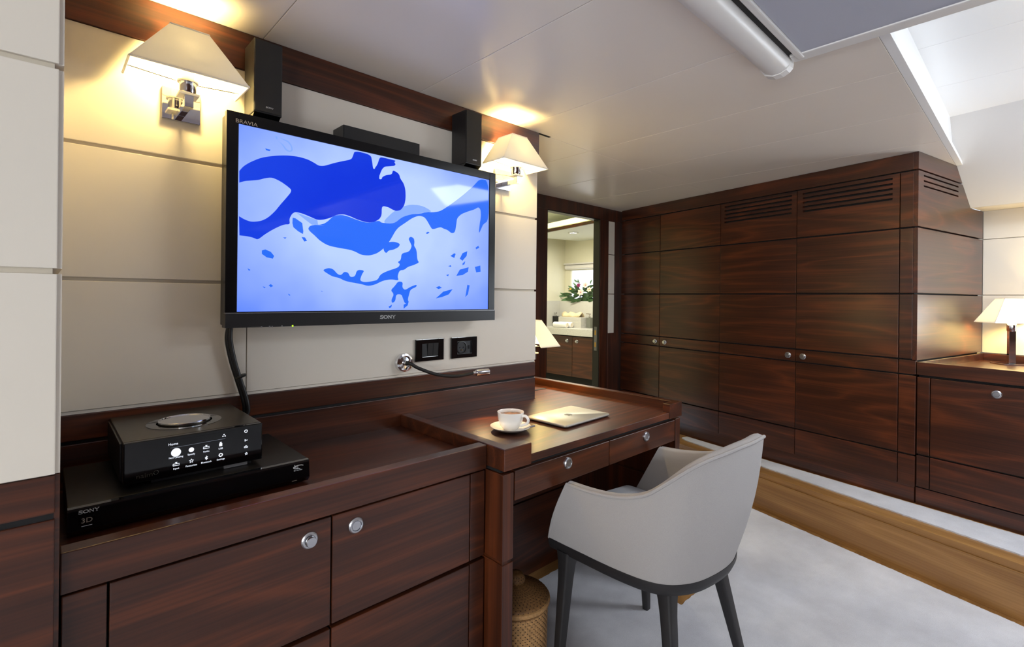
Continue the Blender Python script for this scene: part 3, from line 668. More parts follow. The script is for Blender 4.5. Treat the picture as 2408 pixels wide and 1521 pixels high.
l = bpy.data.lights.new('reading_beam', 'SPOT'); l.energy = 3.0; l.color = (1, .7, .34); l.spot_size = R(100); l.spot_blend = .8; l.shadow_soft_size = .012
o = bpy.data.objects.new('reading_beam', l); COL.objects.link(o); o.parent = gl
pm = ge+d*.045+Vector((0, 0, -.016+H)); o.location = ROOTM[gl.name].inverted() @ pm; o.rotation_euler = Vector((-.05, -.6, -1)).to_track_quat('-Z', 'Y').to_euler()

# switch plate and socket
def plate(name, label, cat, u0, v0, u1, v1):
    a = at_y(u0, v0, 1.592); b = at_y(u1, v1, 1.592); x0, x1, z1, z0 = a.x, b.x, a.z, b.z
    r = thing(name, label, cat, ((x0+x1)/2, 1.6, (z0+z1)/2))
    bm = nb(); w_ = x1-x0; h_ = z1-z0; ax, bx_ = x0+w_*.22, x1-w_*.2; az, bz = z0+h_*.2, z1-h_*.2
    box(bm, x0, ax, 1.591, 1.6, z0, z1, .001); box(bm, bx_, x1, 1.591, 1.6, z0, z1, .001); box(bm, ax, bx_, 1.591, 1.6, z0, az, .001); box(bm, ax, bx_, 1.591, 1.6, bz, z1, .001)
    obj('frame', bm, 'black_gloss', r); return r, ax, bx_, az, bz
sw, ax, bx_, az, bz = plate('light_switch', 'black wall plate with three rockers beside the socket', 'switch', 978, 799, 1043, 845)
for k in range(3):
    a = ax+(bx_-ax)*k/3; b = ax+(bx_-ax)*(k+1)/3; bm = nb(); prism(bm, [(1.593, az), (1.5895 if k else 1.594, bz), (1.599, bz), (1.599, az)], 'x', a+.0006, b-.0006); obj('rocker', bm, 'black_plastic', sw)
so, ax, bx_, az, bz = plate('power_socket', 'black wall plate with a round socket and small port', 'socket', 1062, 794, 1121, 838)
bm = nb(); cx = ax+(bx_-ax)*.34; cz = (az+bz)/2; rr = min((bz-az)*.46, .022)
box(bm, ax, bx_, 1.597, 1.6, az, bz)
lathe(bm, [(rr+.004, -.003), (rr+.004, .0), (rr, .0005), (rr-.001, -.0025)], (cx, 1.594, cz), (0, -1, 0), 32); obj('socket_insert', bm, 'black_plastic', so)
for dx in (-.009, .009):
    bm = nb(); lathe(bm, [(.0025, 0), (.0025, .0008)], (cx+dx, 1.5965, cz), (0, -1, 0), 12); obj('pin_hole', bm, 'groove', so)
bm = nb(); lathe(bm, [(.0022, 0), (.0022, .004), (.001, .005)], (cx, 1.597, cz-.01), (0, -1, 0), 12); obj('earth_pin', bm, 'brass', so)
bm = nb(); box(bm, bx_-.017, bx_-.009, 1.5955, 1.597, cz-.008, cz+.007); obj('port', bm, 'groove', so)

# ================================================================== ON THE CONSOLE
bd = thing('disc_player', 'wide flat black disc player lying in the console tray', 'player', (.264, 1.42, -.471))
bx0, bx1, by0, by1, bz1 = .037, .492, 1.262, 1.575, -.4115
bm = nb(); box(bm, bx0, bx1, by0+.012, by1, -.464, bz1, .0015); obj('housing', bm, 'disc_metal', bd)
bm = nb(); prism(bm, [(by0, bz1-.001), (by0+.013, bz1-.0005), (by0+.013, -.466), (by0+.006, -.466), (by0-.004, -.455)], 'x', bx0, bx1); obj('fascia', bm, 'black_gloss', bd)
for fx in (.07, .46):
    for fy in (1.29, 1.55): bm = nb(); lathe(bm, [(.012, 0), (.012, .008)], (fx, fy, -.471), seg=16); obj('foot', bm, 'rubber', bd)
yf = by0-.0025
obj('maker_logo', slab_serif(.0062, facing_y(.068, yf, -.4205)), 'logo_silver', bd)
bm = nb(); box(bm, .054, .076, yf-.0005, yf+.001, -.452, -.431); o = obj('sticker', bm, 'dark_glass', bd)
obj('sticker_mark', text_mesh('3D', .013, facing_y(.065, yf-.0008, -.438), .0003, 1.1), 'logo_gold', o)
bm = nb(); box(bm, .057, .073, yf-.0009, yf-.0003, -.4485, -.4475); obj('sticker_mark', bm, 'logo_silver', o)
bm = nb()
E_ = [(math.cos(a*PI/12), math.sin(a*PI/12)) for a in range(2, 26)]
tube(bm, [(.4655+.0125*c_, yf-.0006, -.4255+.0042*s_) for c_, s_ in E_[:18]], .0009, 6); tube(bm, [(.456, yf-.0006, -.419), (.4565, yf-.0006, -.428), (.464, yf-.0006, -.4275), (.4635, yf-.0006, -.4245), (.457, yf-.0006, -.4245)], .0008, 6)
obj('disc_logo', bm, 'logo_silver', bd)
obj('disc_logo', text_mesh('Blu-ray Disc', .0042, facing_y(.464, yf-.0006, -.4328), .0003), 'logo_silver', bd)
bm = nb(); box(bm, .45, .462, yf+.0005, yf+.002, -.4585, -.4573); obj('slot_mark', bm, 'logo_gold', bd)

am = thing('media_player', 'compact black music player with a lit display, standing on the disc player', 'player', (.26, 1.46, bz1))
x0, x1, y0, y1, z0, z1 = .1245, .394, 1.305, 1.607, bz1+.011, -.3125
bm = nb(); box(bm, x0, x1, y0+.012, y1, z0, z1, .003); body = obj('housing', bm, 'amp_metal', am)
bm = nb(); box(bm, x0, x1, y0, y0+.0125, z0, z1-.0005, .002); obj('front_panel', bm, 'dark_glass', am)
cx, cy = (x0+x1)/2-.003, y0+.135
bm = nb(); lathe(bm, [(.078, 0), (.078, .0008), (.058, .0012), (.058, .0)], (cx, cy, z1), seg=48); o = obj('dial_recess', bm, 'black_gloss', am)
bm = nb(); lathe(bm, [(.054, 0), (.054, .004), (.0525, .0055), (.0505, .0055), (.05, .0045), (.001, .0045)], (cx, cy, z1+.0005), seg=48); obj('volume_dial', bm, 'amp_metal', am)
bm = nb(); lathe(bm, [(.0505, .0045), (.0545, .0045), (.0545, .007), (.0535, .0078), (.0515, .0078), (.0505, .006)], (cx, cy, z1), seg=48); obj('dial_ring', bm, 'chrome', am)
bm = nb(); box(bm, x0+.05, x1-.02, y0+.02, y1-.03, bz1, z0, .001); obj('base', bm, 'black_plastic', am)
bm = nb(); box(bm, x1-.08, x1-.03, y0+.012, y0+.022, bz1+.001, z0-.001); o = obj('foot', bm, 'laptop_edge', am); o['label'] = 'clear glass foot'
FY = y0-.0004
dp = nb(); box(dp, .205, .333, FY, FY+.002, z0+.008, z1-.008); disp = obj('display', dp, 'dark_glass', am)
def onp(u, v): q = at_y(240+u/4.61, 930+v/4.61, FY); return q
def word(s, u, v, sz, mat='lit_white'):
    q = onp(u, v); obj('display_text', text_mesh(s, sz, facing_y(q.x, FY-.0003, q.z), .0001), mat, disp)
word('Home', 772, 526, .0072)
for s, u, v in (('Now playing', 802, 668), ('Spotify', 968, 635), ('Radio', 1130, 605), ('USB', 1286, 573), ('Input', 803, 790), ('Favourites', 968, 757), ('Bluetooth', 1130, 720), ('Settings', 1286, 689)): word(s, u, v, .0053)
def icon(kind, u, v, s, mat='lit_white', par=disp):
    q = onp(u, v); bm = nb(); c = Vector((q.x, FY-.0004, q.z)); t = .0007
    def P(x, z): return c+Vector((x*s, 0, z*s))
    if kind == 'disc': lathe(bm, [(s, 0), (s, .0002)], c, (0, -1, 0), 28)
    elif kind == 'ring': tube(bm, [P(math.cos(a*PI/10), math.sin(a*PI/10)) for a in range(21)], t*1.2, 5)
    elif kind == 'gear':
        tube(bm, [P(.75*math.cos(a*PI/10), .75*math.sin(a*PI/10)) for a in range(21)], t*1.4, 5)
        for a in range(8): tube(bm, [P(.7*math.cos(a*PI/4), .7*math.sin(a*PI/4)), P(1.1*math.cos(a*PI/4), 1.1*math.sin(a*PI/4))], t, 5)
    elif kind == 'star': tube(bm, [P((1 if a % 2 == 0 else .42)*math.sin(a*PI/5), (1 if a % 2 == 0 else .42)*math.cos(a*PI/5)) for a in range(11)], t*.8, 5)
    elif kind == 'box':
        tube(bm, [P(-1.2, -.5), P(1.2, -.5), P(1.2, .3), P(-1.2, .3), P(-1.2, -.5)], t, 5); tube(bm, [P(0, .3), P(0, 1)], t, 5); tube(bm, [P(-.4, .9), P(.4, .9)], t, 5)
    elif kind == 'rune': tube(bm, [P(-.6, .5), P(.6, -.5), P(0, -1.1), P(0, 1.1), P(.6, .5), P(-.6, -.5)], t, 5)
    elif kind == 'plug': box(bm, c.x-.6*s, c.x+.6*s, c.y-.0002, c.y, c.z-.8*s, c.z+.5*s); box(bm, c.x-.35*s, c.x+.35*s, c.y-.0002, c.y, c.z+.6*s, c.z+1.1*s)
    elif kind == 'play': tube(bm, [P(-.6, -.7), P(.5, 0), P(-.6, .7), P(-.6, -.7)], t, 5); tube(bm, [P(.9, -.3), P(.9, .3)], t, 5)
    elif kind == 'power': tube(bm, [P(math.sin(a), math.cos(a)) for a in [.5+k*.53 for k in range(11)]], t, 5); tube(bm, [P(0, .3), P(0, 1.1)], t, 5)
    elif kind == 'dots':
        for x, z in ((0, .6), (-.6, -.4), (.6, -.4)): lathe(bm, [(.38*s, 0), (.38*s, .0002)], P(x, z), (0, -1, 0), 12)
    return obj('display_icon' if par is disp else 'button', bm, mat, par)
icon('disc', 802, 615, .0093); icon('disc', 968, 586, .0052); icon('box', 1130, 560, .0048); icon('plug', 1286, 528, .0052)
icon('box', 803, 745, .0048); icon('star', 968, 707, .0046); icon('rune', 1130, 674, .0042); icon('gear', 1286, 642, .0042); icon('dots', 1322, 432, .0038)
q = onp(742, 570); q2 = onp(1335, 465); bm = nb(); tube(bm, [(q.x, FY-.0003, q.z), (q2.x, FY-.0003, q2.z)], .0003, 4); obj('display_rule', bm, 'lit_dim', disp)
for k, u, v in (('power', 1560, 384), ('play', 1558, 483), ('box', 1560, 555), ('star', 1563, 628)): icon(k, u, v, .0032, 'lit_white', am)
obj('maker_logo', text_mesh('naim', .013, facing_y(onp(460, 868).x, FY, onp(460, 868).z), .0002, 1.2), 'amp_metal', am)
bm = nb(); q = onp(585, 832); tube(bm, [(q.x+.0042*math.cos(a*PI/10), FY-.0002, q.z+.0042*math.sin(a*PI/10)) for a in range(21)], .0004, 5); obj('headphone_jack', bm, 'amp_metal', am)
bm = nb(); box(bm, x0-.004, x0, y0+.03, y1-.01, z0+.003, z1-.006, .001); obj('heat_sink', bm, 'black_plastic', am)

# ================================================================== ON THE DESK
DZ = -.466
sc_ = Vector((1.196, 1.268, DZ))
s = nb(); lathe(s, [(.028, 0), (.03, .002), (.045, .004), (.064, .012), (.0715, .0175), (.0715, .019), (.062, .0135), (.044, .0068), (.03, .0055), (.001, .0055)], sc_, seg=48)
tag(obj('saucer', s, 'porcelain'), 'white saucer under the coffee cup on the desk', 'saucer')
cp = thing('coffee_cup', 'white cup of coffee on a saucer on the desk', 'cup', (sc_.x, sc_.y, DZ+.006))
prof = [(.024, .0), (.026, .002), (.036, .014), (.0435, .034), (.0465, .058), (.0468, .062), (.0455, .0622), (.0445, .058), (.0415, .035), (.034, .016), (.02, .006), (.001, .006)]
s = nb(); lathe(s, prof, (sc_.x, sc_.y, DZ+.006), seg=48); obj('cup_body', s, 'porcelain', cp)
hd = Vector((.35, -.94, 0)).normalized(); b = Vector((sc_.x, sc_.y, DZ+.006))
s = nb(); tube(s, catmull([b+hd*.043+Vector((0, 0, .05)), b+hd*.058+Vector((0, 0, .052)), b+hd*.068+Vector((0, 0, .04)), b+hd*.062+Vector((0, 0, .026)), b+hd*.038+Vector((0, 0, .016))], 8), .0048, 12); obj('handle', s, 'porcelain', cp)
s = nb(); lathe(s, [(.0436, .0505), (.0436, .0512), (.001, .0512)], b, seg=40); o = obj('coffee', s, 'coffee', cp); o['label'] = 'brown coffee with foam'
sp0 = b+Vector((.02, -.052, .004)); 
e0 = at_z(1258, 1001, DZ+.022)
spn = thing('teaspoon', 'small silver teaspoon resting on the saucer by the cup handle', 'spoon', (sc_.x+.03, sc_.y-.05, DZ+.012))
s0 = sc_+Vector((.018, -.047, .0105))
s = nb(); tube(s, [s0, s0.lerp(e0, .5)+Vector((0, 0, .003)), e0], [.0022, .002, .0032], 8, flat=.5); obj('handle', s, 'chrome', spn)
s = nb(); q = s0+(s0-e0).normalized()*.012; ringgrid(s, [[q+(s0-e0).normalized()*a+Vector((c_*r_, s_*r_, .002+H-.0 if False else H)) for c_, s_ in [(math.cos(k*PI/6), math.sin(k*PI/6)*.4) for k in range(12)]] for a, r_ in ((-.012, .003), (-.004, .0075), (.006, .008), (.014, .003))], True, True); obj('bowl', s, 'chrome', spn)
# laptop
LC = [at_z(u, v, DZ+.013) for u, v in ((1328, 1003), (1434, 973), (1345, 951), (1237, 978))]
xa, xb = (LC[0].x+LC[3].x)/2, (LC[1].x+LC[2].x)/2; ya, yb = (LC[0].y+LC[1].y)/2, (LC[2].y+LC[3].y)/2
lp_ = thing('laptop', 'closed silver laptop on the desk beside the coffee cup', 'laptop', ((xa+xb)/2, (ya+yb)/2, DZ), 'X', math.atan2(LC[1].y-LC[0].y, LC[1].x-LC[0].x))
Ml = ROOTM[lp_.name]; hx, hy = .1415, .0985
def rounded(hx, hy, r, z, n=6):
    P = []
    for sx, sy, a0 in ((1, 1, 0), (-1, 1, PI/2), (-1, -1, PI), (1, -1, 1.5*PI)):
        for k in range(n+1): a = a0+k*PI/2/n; P.append(Vector((sx*(hx-r)+r*math.cos(a), sy*(hy-r)+r*math.sin(a), z)))
    return P
s = nb(); ringgrid(s, [[Ml @ p for p in rounded(hx-i, hy-i, .011, z)] for i, z in ((.012, .0012), (.003, .003), (.0, .0065), (.0, .0078))], True, True); obj('base', s, 'laptop_edge', lp_)
s = nb(); ringgrid(s, [[Ml @ p for p in rounded(hx-i, hy-i, .011, z)] for i, z in ((.0, .0085), (.0, .0115), (.0015, .013))], True, True); lid = obj('lid', s, 'laptop_silver', lp_)
AP = [(-.1, .55), (-.38, .62), (-.62, .5), (-.78, .2), (-.78, -.2), (-.6, -.62), (-.38, -.85), (-.2, -.82), (0, -.76), (.2, -.82), (.4, -.85), (.6, -.62), (.74, -.35), (.55, -.18), (.5, .05), (.58, .3), (.72, .42), (.55, .58), (.3, .62), (.05, .55)]
s = nb()
def flat(bm, pts, z, sc2):
    A = [bm.verts.new(Ml @ Vector((-x*sc2, -y*sc2, z))) for x, y in pts]; Bv = [bm.verts.new(Ml @ Vector((-x*sc2, -y*sc2, z+.0002))) for x, y in pts]
    bm.faces.new(A); bm.faces.new(Bv)
    for i in range(len(pts)): bm.faces.new((A[i], A[(i+1) % len(pts)], Bv[(i+1) % len(pts)], Bv[i]))
flat(s, AP, .013, .0195); flat(s, [(.02, .68), (.05, .95), (.28, 1.12), (.26, .85)], .013, .0195); obj('lid_logo', s, 'laptop_dark', lid)
s = nb(); q = [Ml @ Vector((-hx+.0012, yy, zz)) for yy, zz in ((hy-.03, .0045), (hy-.018, .0045), (hy-.018, .0065), (hy-.03, .0065))]; s.faces.new([s.verts.new(p) for p in q]); obj('port', s, 'groove', lp_)

# ================================================================== CHAIR
xc = 1.48; ch = thing('armchair', 'pale grey upholstered tub chair with dark legs pushed up to the desk', 'chair', (xc, .86, FL))
F = FL
rim = [(-.285, 1.01, .662), (-.286, .93, .664), (-.284, .86, .670), (-.279, .80, .681), (-.268, .74, .703), (-.25, .685, .746), (-.22, .64, .786), (-.18, .605, .812), (-.13, .58, .826), (-.07, .562, .836), (0, .553, .840), (.055, .553, .842), (.095, .562, .836), (.14, .588, .818), (.19, .63, .79), (.235, .69, .75), (.268, .76, .71), (.285, .84, .684), (.292, .93, .668), (.294, 1.01, .662)]
bot = [(-.255, 1.108, .452), (-.256, 1.04, .452), (-.256, .97, .452), (-.256, .90, .452), (-.253, .83, .452), (-.243, .76, .452), (-.222, .71, .452), (-.185, .675, .452), (-.135, .65, .452), (-.07, .636, .452), (0, .63, .452), (.06, .634, .452), (.12, .65, .452), (.17, .675, .452), (.21, .715, .452), (.235, .765, .452), (.25, .83, .452), (.256, .91, .452), (.257, 1.01, .452), (.256, 1.108, .452)]
RIM = catmull(rim, 4); BOT = catmull(bot, 4); NS = len(RIM)
def pt(p): return Vector((xc+p.x, p.y, F+p.z+H))
def outward(i):
    a = RIM[max(i-1, 0)]; b = RIM[min(i+1, NS-1)]; t = (b-a); t.z = 0; t.normalize(); n = Vector((t.y, -t.x, 0)); return n
def outline(P, i):
    a = P[max(i-1, 0)]; b = P[min(i+1, NS-1)]; t = (b-a); t.z = 0; t.normalize(); return Vector((t.y, -t.x, 0))
TH = .034
rings = []
for i in range(NS):
    n = outline(RIM, i); nbt = outline(BOT, i); ring = []
    if n.dot(Vector((RIM[i].x, RIM[i].y-.85, 0))) < 0: n = -n
    if nbt.dot(Vector((BOT[i].x, BOT[i].y-.95, 0))) < 0: nbt = -nbt
    for k in range(9):                                            # outside, bottom to rim, with a soft belly
        t = k/8; q = BOT[i].lerp(RIM[i], t); nn = nbt.lerp(n, t); q = q+nn*.014*math.sin(PI*t); ring.append(pt(q))
    r = RIM[i]
    for a in (.2, .5, .8): ring.append(pt(r-n*TH*a+Vector((0, 0, .007*math.sin(PI*a)))))
    for k in range(9):
        t = 1-k/8; q = BOT[i].lerp(RIM[i], t)-nbt.lerp(n, t)*TH; q.z = max(q.z, .453); ring.append(pt(q))
    rings.append(ring)
s = nb(); ringgrid(s, rings, True, True); shell = obj('shell', s, 'fabric', ch, sharp=50)
s = nb(); off = Vector((0, 0, -H))
tube(s, [rings[i][8]+off for i in range(NS)], .0052, 8)
tube(s, [rings[0][k]+off for k in range(9)], .0036, 8); tube(s, [rings[-1][k]+off for k in range(9)], .0036, 8)
obj('piping', s, 'fabric', shell)
def seat_ring(sc3, z):
    P = []
    for i in range(0, NS): q = BOT[i]; n = outline(BOT, i)
    for i in range(0, NS):
        q = BOT[i]; n = outline(BOT, i)
        if n.dot(Vector((q.x, q.y-.95, 0))) < 0: n = -n
        P.append(Vector((xc+q.x-n.x*sc3, q.y-n.y*sc3, F+z+H)))
    a, b = P[-1].copy(), P[0].copy()
    for k in range(1, 8): t = k/8; q = a.lerp(b, t); q.y += .02*math.sin(PI*t)-.0; P.append(q)
    return P
s = nb(); ringgrid(s, [seat_ring(.034, .455), seat_ring(.033, .49), seat_ring(.038, .505), seat_ring(.06, .512), seat_ring(.12, .516)], True, True); obj('seat_cushion', s, 'fabric_seat', ch, sharp=60)
s = nb(); ringgrid(s, [seat_ring(.03, .408), seat_ring(.006, .418), seat_ring(-.002, .436), seat_ring(-.002, .452)], True, True); obj('seat_frame', s, 'chair_black', ch, sharp=50)
def legm(top, botp, w0=.052, w1=.027):
    s = nb(); rg = []
    for t, wd in ((0, w0*1.25), (.05, w0*1.12), (.12, w0*.95), (.22, w0*.84), (.5, w0*.72), (1, w1)):
        c = Vector(top).lerp(Vector(botp), t); hx_ = wd/2; rg.append([c+Vector((x, y, H)) for x, y in ((p.x, p.y) for p in rounded(hx_, hx_*.85, hx_*.35, 0, 3))])
    ringgrid(s, rg, True, True); return s
for tp, bp2 in (((xc-.224, 1.05, F+.425), (xc-.275, 1.05, F+.007)), ((xc+.222, 1.048, F+.425), (xc+.285, 1.068, F+.007)), ((xc-.152, .738, F+.425), (xc-.215, .67, F+.007)), ((xc+.125, .725, F+.425), (xc+.20, .645, F+.007))):
    obj('leg', legm(tp, bp2), 'chair_black', ch, sharp=45)

# ================================================================== BASKET
kx = at_z(1222, 1365, F+.305); bc = Vector((1.145, 1.185, F+.0075)); br = .109
bk = thing('wicker_basket', 'round woven cane waste basket with a knobbed lid under the desk', 'basket', (bc.x, bc.y, F+.0075))
def woven(bm, rows, cols, fr_, c, amp=.0014, hole=True):
    """fr_(row 0..1) -> radius, z ; over-and-under bumps and the dark gaps between strands make the weave"""
    nr, nc = rows*3, cols*4; V = []
    for i in range(nr+1):
        r, z = fr_(i/nr); row = i//3; ring = []
        for k in range(nc):
            ph = math.sin(PI*(k/4+row*.5)*2)*(1 if i % 3 else .1); a = 2*PI*k/nc
            ring.append(bm.verts.new((c.x+(r+amp*ph)*math.cos(a), c.y+(r+amp*ph)*math.sin(a), z+H)))
        V.append(ring)
    for i in range(nr):
        for k in range(nc):
            f = bm.faces.new((V[i][k], V[i][(k+1) % nc], V[i+1][(k+1) % nc], V[i+1][k])); f.smooth = True
            f.material_index = 1 if hole and i % 3 == 0 and (k+2*(i//3)) % 4 == 3 else 0
    bm.faces.new(V[0][::-1]); bm.faces.new(V[-1])
s = nb(); woven(s, 30, 44, lambda t: (br-.004*(1-t), bc.z+.245*t), bc); obj('woven_body', s, ['wicker', 'wicker_gap'], bk, sharp=80)
ldd = nb()
def lidp(t): return (br+.003-.085*max(0, t-.12)/.88, bc.z+.247+.012*min(1, t/.12)+.036*max(0, (t-.12)/.88)**.8)
woven(ldd, 12, 44, lidp, bc, .0011); lo = obj('lid', ldd, ['wicker_dark', 'wicker_gap'], bk, sharp=80)
s = nb(); lathe(s, [(br+.002, bc.z+.238), (br+.0075, bc.z+.241), (br+.0085, bc.z+.247), (br+.0075, bc.z+.253), (br+.002, bc.z+.256)], (bc.x, bc.y, 0), seg=48); obj('lid_band', s, 'wicker', lo)
s = nb(); lathe(s, [(br-.001, bc.z+.231), (br+.0022, bc.z+.232), (br+.0022, bc.z+.236), (br-.001, bc.z+.237)], (bc.x, bc.y, 0), seg=48); obj('rim_band', s, 'wicker_dark', bk)
s = nb(); woven(s, 5, 18, lambda t: ((.026+.008*math.sin(PI*min(t*1.15, 1))) if t < .95 else .012, bc.z+.293+.032*t), bc, .001); obj('lid_knob', s, ['wicker_dark', 'wicker_gap'], lo, sharp=80)

# ================================================================== CEILING BLIND
rb = thing('ceiling_blind', 'white roller blind cassette with grey cloth drawn under the ceiling hatch', 'blind', (.9, .3, CE-.03))
s = nb(); pf = [(.628, CE), (.626, CE-.014), (.612, CE-.034), (.592, CE-.043), (.57, CE-.042), (.552, CE-.034), (.542, CE-.024), (.54, CE-.012), (.54, CE)]
prism(s, pf, 'x', -.4, 1.70); 
for f in s.faces: f.smooth = True
obj('cassette', s, 'white_plastic', rb)
s = nb(); prism(s, [(y+(.004 if y > .6 else 0), z-(.003 if z < CE-.001 else 0)) for y, z in pf], 'x', 1.70, 1.732); obj('end_cap', s, 'white_plastic', rb)
s = nb(); box(s, -.4, 1.70, .519, .54, CE-.006, CE-.0005); obj('slot', s, 'black_slot', rb)
s = nb(); box(s, -.4, 1.70, .500, .519, CE-.018, CE, .004); obj('front_lip', s, 'white_plastic', rb)
s = nb(); box(s, -.4, 1.672, -1.6, .499, CE-.010, CE-.007); obj('cloth', s, 'blind_grey', rb)
s = nb(); box(s, 1.672, 1.722, -1.6, .535, CE-.014, CE-.0005, .004); obj('side_rail', s, 'white_plastic', rb)

# ================================================================== BATHROOM beyond the doorway
sbx('floor_bathroom', 'stone', 2.2, 4.6, 2.59, 3.9, ST-.02, ST)
sbx('wall_bathroom_end', 'bath_cream', 2.2, 4.5, 3.84, 3.9, ST, .9)
sbx('wall_bathroom_near', 'bath_cream', 2.2, 2.25, 2.59, 3.84, ST, .9)
bm = nb(); XB = 4.48; wy1 = at_x(1342, 650, XB).y; wz1 = .327; wz0 = .0
box(bm, XB, 4.6, 2.4, 3.84, ST, wz0); box(bm, XB, 4.6, 2.4, 3.84, wz1, .9); box(bm, XB, 4.6, wy1, 3.84, wz0, wz1); struct('wall_bathroom_window', bm, 'bath_cream')
sbx('window_1', 'frosted_pane', XB+.03, XB+.04, 2.4, wy1, wz0, wz1)
A = at_z(1286, 546, .66); B_ = at_z(1400, 524, .66); dr = (B_-A).normalized(); A -= dr*.44; B_ += dr*.03
nrm = Vector((dr.y, -dr.x, 0)); 
if nrm.x < 0: nrm = -nrm
def slab(bm, p, q, n, d0, d1, z0, z1):
    prism(bm, [((p+n*d0).x, (p+n*d0).y), ((q+n*d0).x, (q+n*d0).y), ((q+n*d1).x, (q+n*d1).y), ((p+n*d1).x, (p+n*d1).y)], 'z', z0, z1)
bm = nb(); slab(bm, A, B_, nrm, .02, 1.0, .663, .70); struct('ceiling_bathroom', bm, 'bath_ceiling')
bm = nb(); slab(bm, A, B_, nrm, 0, .02, .66, .688); struct('trim_13', bm, 'mahogany_x')
bm = nb(); slab(bm, A, B_, nrm, .035, .05, .701, .755); o = tag(obj('light_strip', bm, 'led_strip'), 'bright light strip along the bathroom ceiling cove over the doorway', 'light')
sbx('ceiling_cove', 'bath_ceiling', 2.2, 4.6, 2.59, 3.9, .86, .9)
sbx('wall_bathroom_side', 'bath_cream', 2.2, 4.6, 2.592, 2.602, .70, .9)
area('bathroom_lamp', (3.6, 3.1, .62), (0, 0, -1), .7, .5, 15.0, (1, .94, .78))
area('cove_lamp', (3.3, 3.0, .74), (-.3, 0, 1), .06, .7, 4.0, (1, .9, .35))
dl = thing('downlight', 'small round lit downlight in the white bathroom ceiling', 'light', tuple(at_z(1348, 547, .662)))
q = at_z(1348, 547, .662); s = nb(); lathe(s, [(.055, 0), (.055, .004), (.04, .006), (.038, .002)], q, (0, 0, -1), 28); obj('rim', s, 'chrome', dl)
s = nb(); lathe(s, [(.038, 0), (.038, .003)], q, (0, 0, -1), 24); obj('lens', s, 'downlight_lens', dl)
# vanity
vn = thing('vanity_cabinet', 'dark wooden vanity cabinet seen through the doorway', 'cabinet', (4.25, 3.3, ST))
s = nb(); box(s, 4.045, 4.475, 2.62, 3.835, ST, -.39); obj('carcass', s, 'groove', vn)
for y0, y1, ky in ((3.343, 3.70, 3.411), (2.985, 3.339, 3.279), (2.63, 2.981, 2.9)):
    s = nb(); box(s, 4.025, 4.045, y0, y1, -.815, -.397, .0015); d = obj('door', s, 'mahogany_y', vn); knob('knob', d, (4.025, ky, -.444), (-1, 0, 0), 'X', .014)
s = nb(); box(s, 4.025, 4.045, 3.704, 3.835, -.815, -.397); obj('side_stile', s, 'mahogany_y', vn)
s = nb(); box(s, 4.06, 4.075, 2.62, 3.835, ST, -.82); obj('plinth', s, 'mahogany_y', vn)
ct = thing('washbasin_counter', 'speckled pale stone washbasin counter on the bathroom vanity', 'counter', (4.25, 3.3, -.385))
s = nb(); bs = (at_z(1350, 772, -.314), at_z(1392, 770, -.314))
by_a, by_b = 2.75, 3.22
box(s, 4.0, 4.10, 2.62, 3.838, -.385, -.314, .002); box(s, 4.30, 4.36, 2.62, 3.838, -.385, -.314); box(s, 4.10, 4.30, by_b, 3.838, -.385, -.314); box(s, 4.10, 4.30, 2.62, by_a, -.385, -.314); obj('slab', s, 'stone', ct)
s = nb(); box(s, 4.10, 4.30, by_a, by_b, -.389, -.384); obj('basin', s, 'stone', ct)
s = nb(); box(s, 4.361, 4.479, 2.62, 3.838, -.385, -.028, .002); box(s, 4.0, 4.361, 3.815, 3.838, -.3135, -.028, .002); struct('trim_14', s, 'stone')
CT = -.314
def dispenser(u0, u1, v0, v1, X, mat, label):
    a = at_x(u0, v1, X); b = at_x(u1, v1, X); y0, y1 = sorted((a.y, b.y)); r = (y1-y0)/2; cy_ = (y0+y1)/2
    t = thing('soap_dispenser', label, 'dispenser', (X, cy_, CT), group='soap dispensers on the washbasin counter')
    s = nb(); box(s, X-r, X+r, y0, y1, CT, CT+.112, .002); obj('bottle', s, mat, t)
    s = nb(); lathe(s, [(.011, .112), (.011, .124), (.005, .126), (.005, .142), (.012, .143), (.012, .156)], (X, cy_, CT), seg=16); box(s, X-.006, X+.006, cy_, cy_+.045, CT+.148, CT+.154); obj('pump', s, 'chrome', t)
dispenser(1303, 1312, 737, 752, 4.27, 'soap_black', 'soap dispenser with a black front at the left of the tissue box')
dispenser(1382, 1391, 750, 770, 4.27, 'soap_grey', 'soap dispenser with a grey front at the right of the tissue box')
# tissue box
X = 4.16; a = at_x(1313, 768, X); b = at_x(1375, 768, X); y1, y0 = a.y, b.y
tb = thing('tissue_box', 'square ribbed white tissue box with a beige tissue', 'box', (X+.06, (y0+y1)/2, CT))
s = nb(); 
for k in range(9): box(s, X, X+.15, y0+.05, y1, CT+.0125*k+.001, CT+.0125*k+.0115, .001)
box(s, X+.003, X+.147, y0+.053, y1-.003, CT, CT+.113); obj('box_body', s, 'box_weave', tb)
s = nb(); rg = []
for i in range(9):
    t = i/8; yy = y0+.085+(y1-y0-.12)*t; rg.append([Vector((X+.06+.045*math.cos(k*PI/7)*(1+.2*math.sin(i*2.1+k)), yy+.01*math.sin(k+i), CT+.112+(.05+.012*math.sin(i*1.7))*math.sin(k*PI/7)+H)) for k in range(8)])
ringgrid(s, rg, False, False); o = obj('tissue', s, 'tissue', tb, sharp=60); o.modifiers.new('s', 'SOLIDIFY').thickness = .002
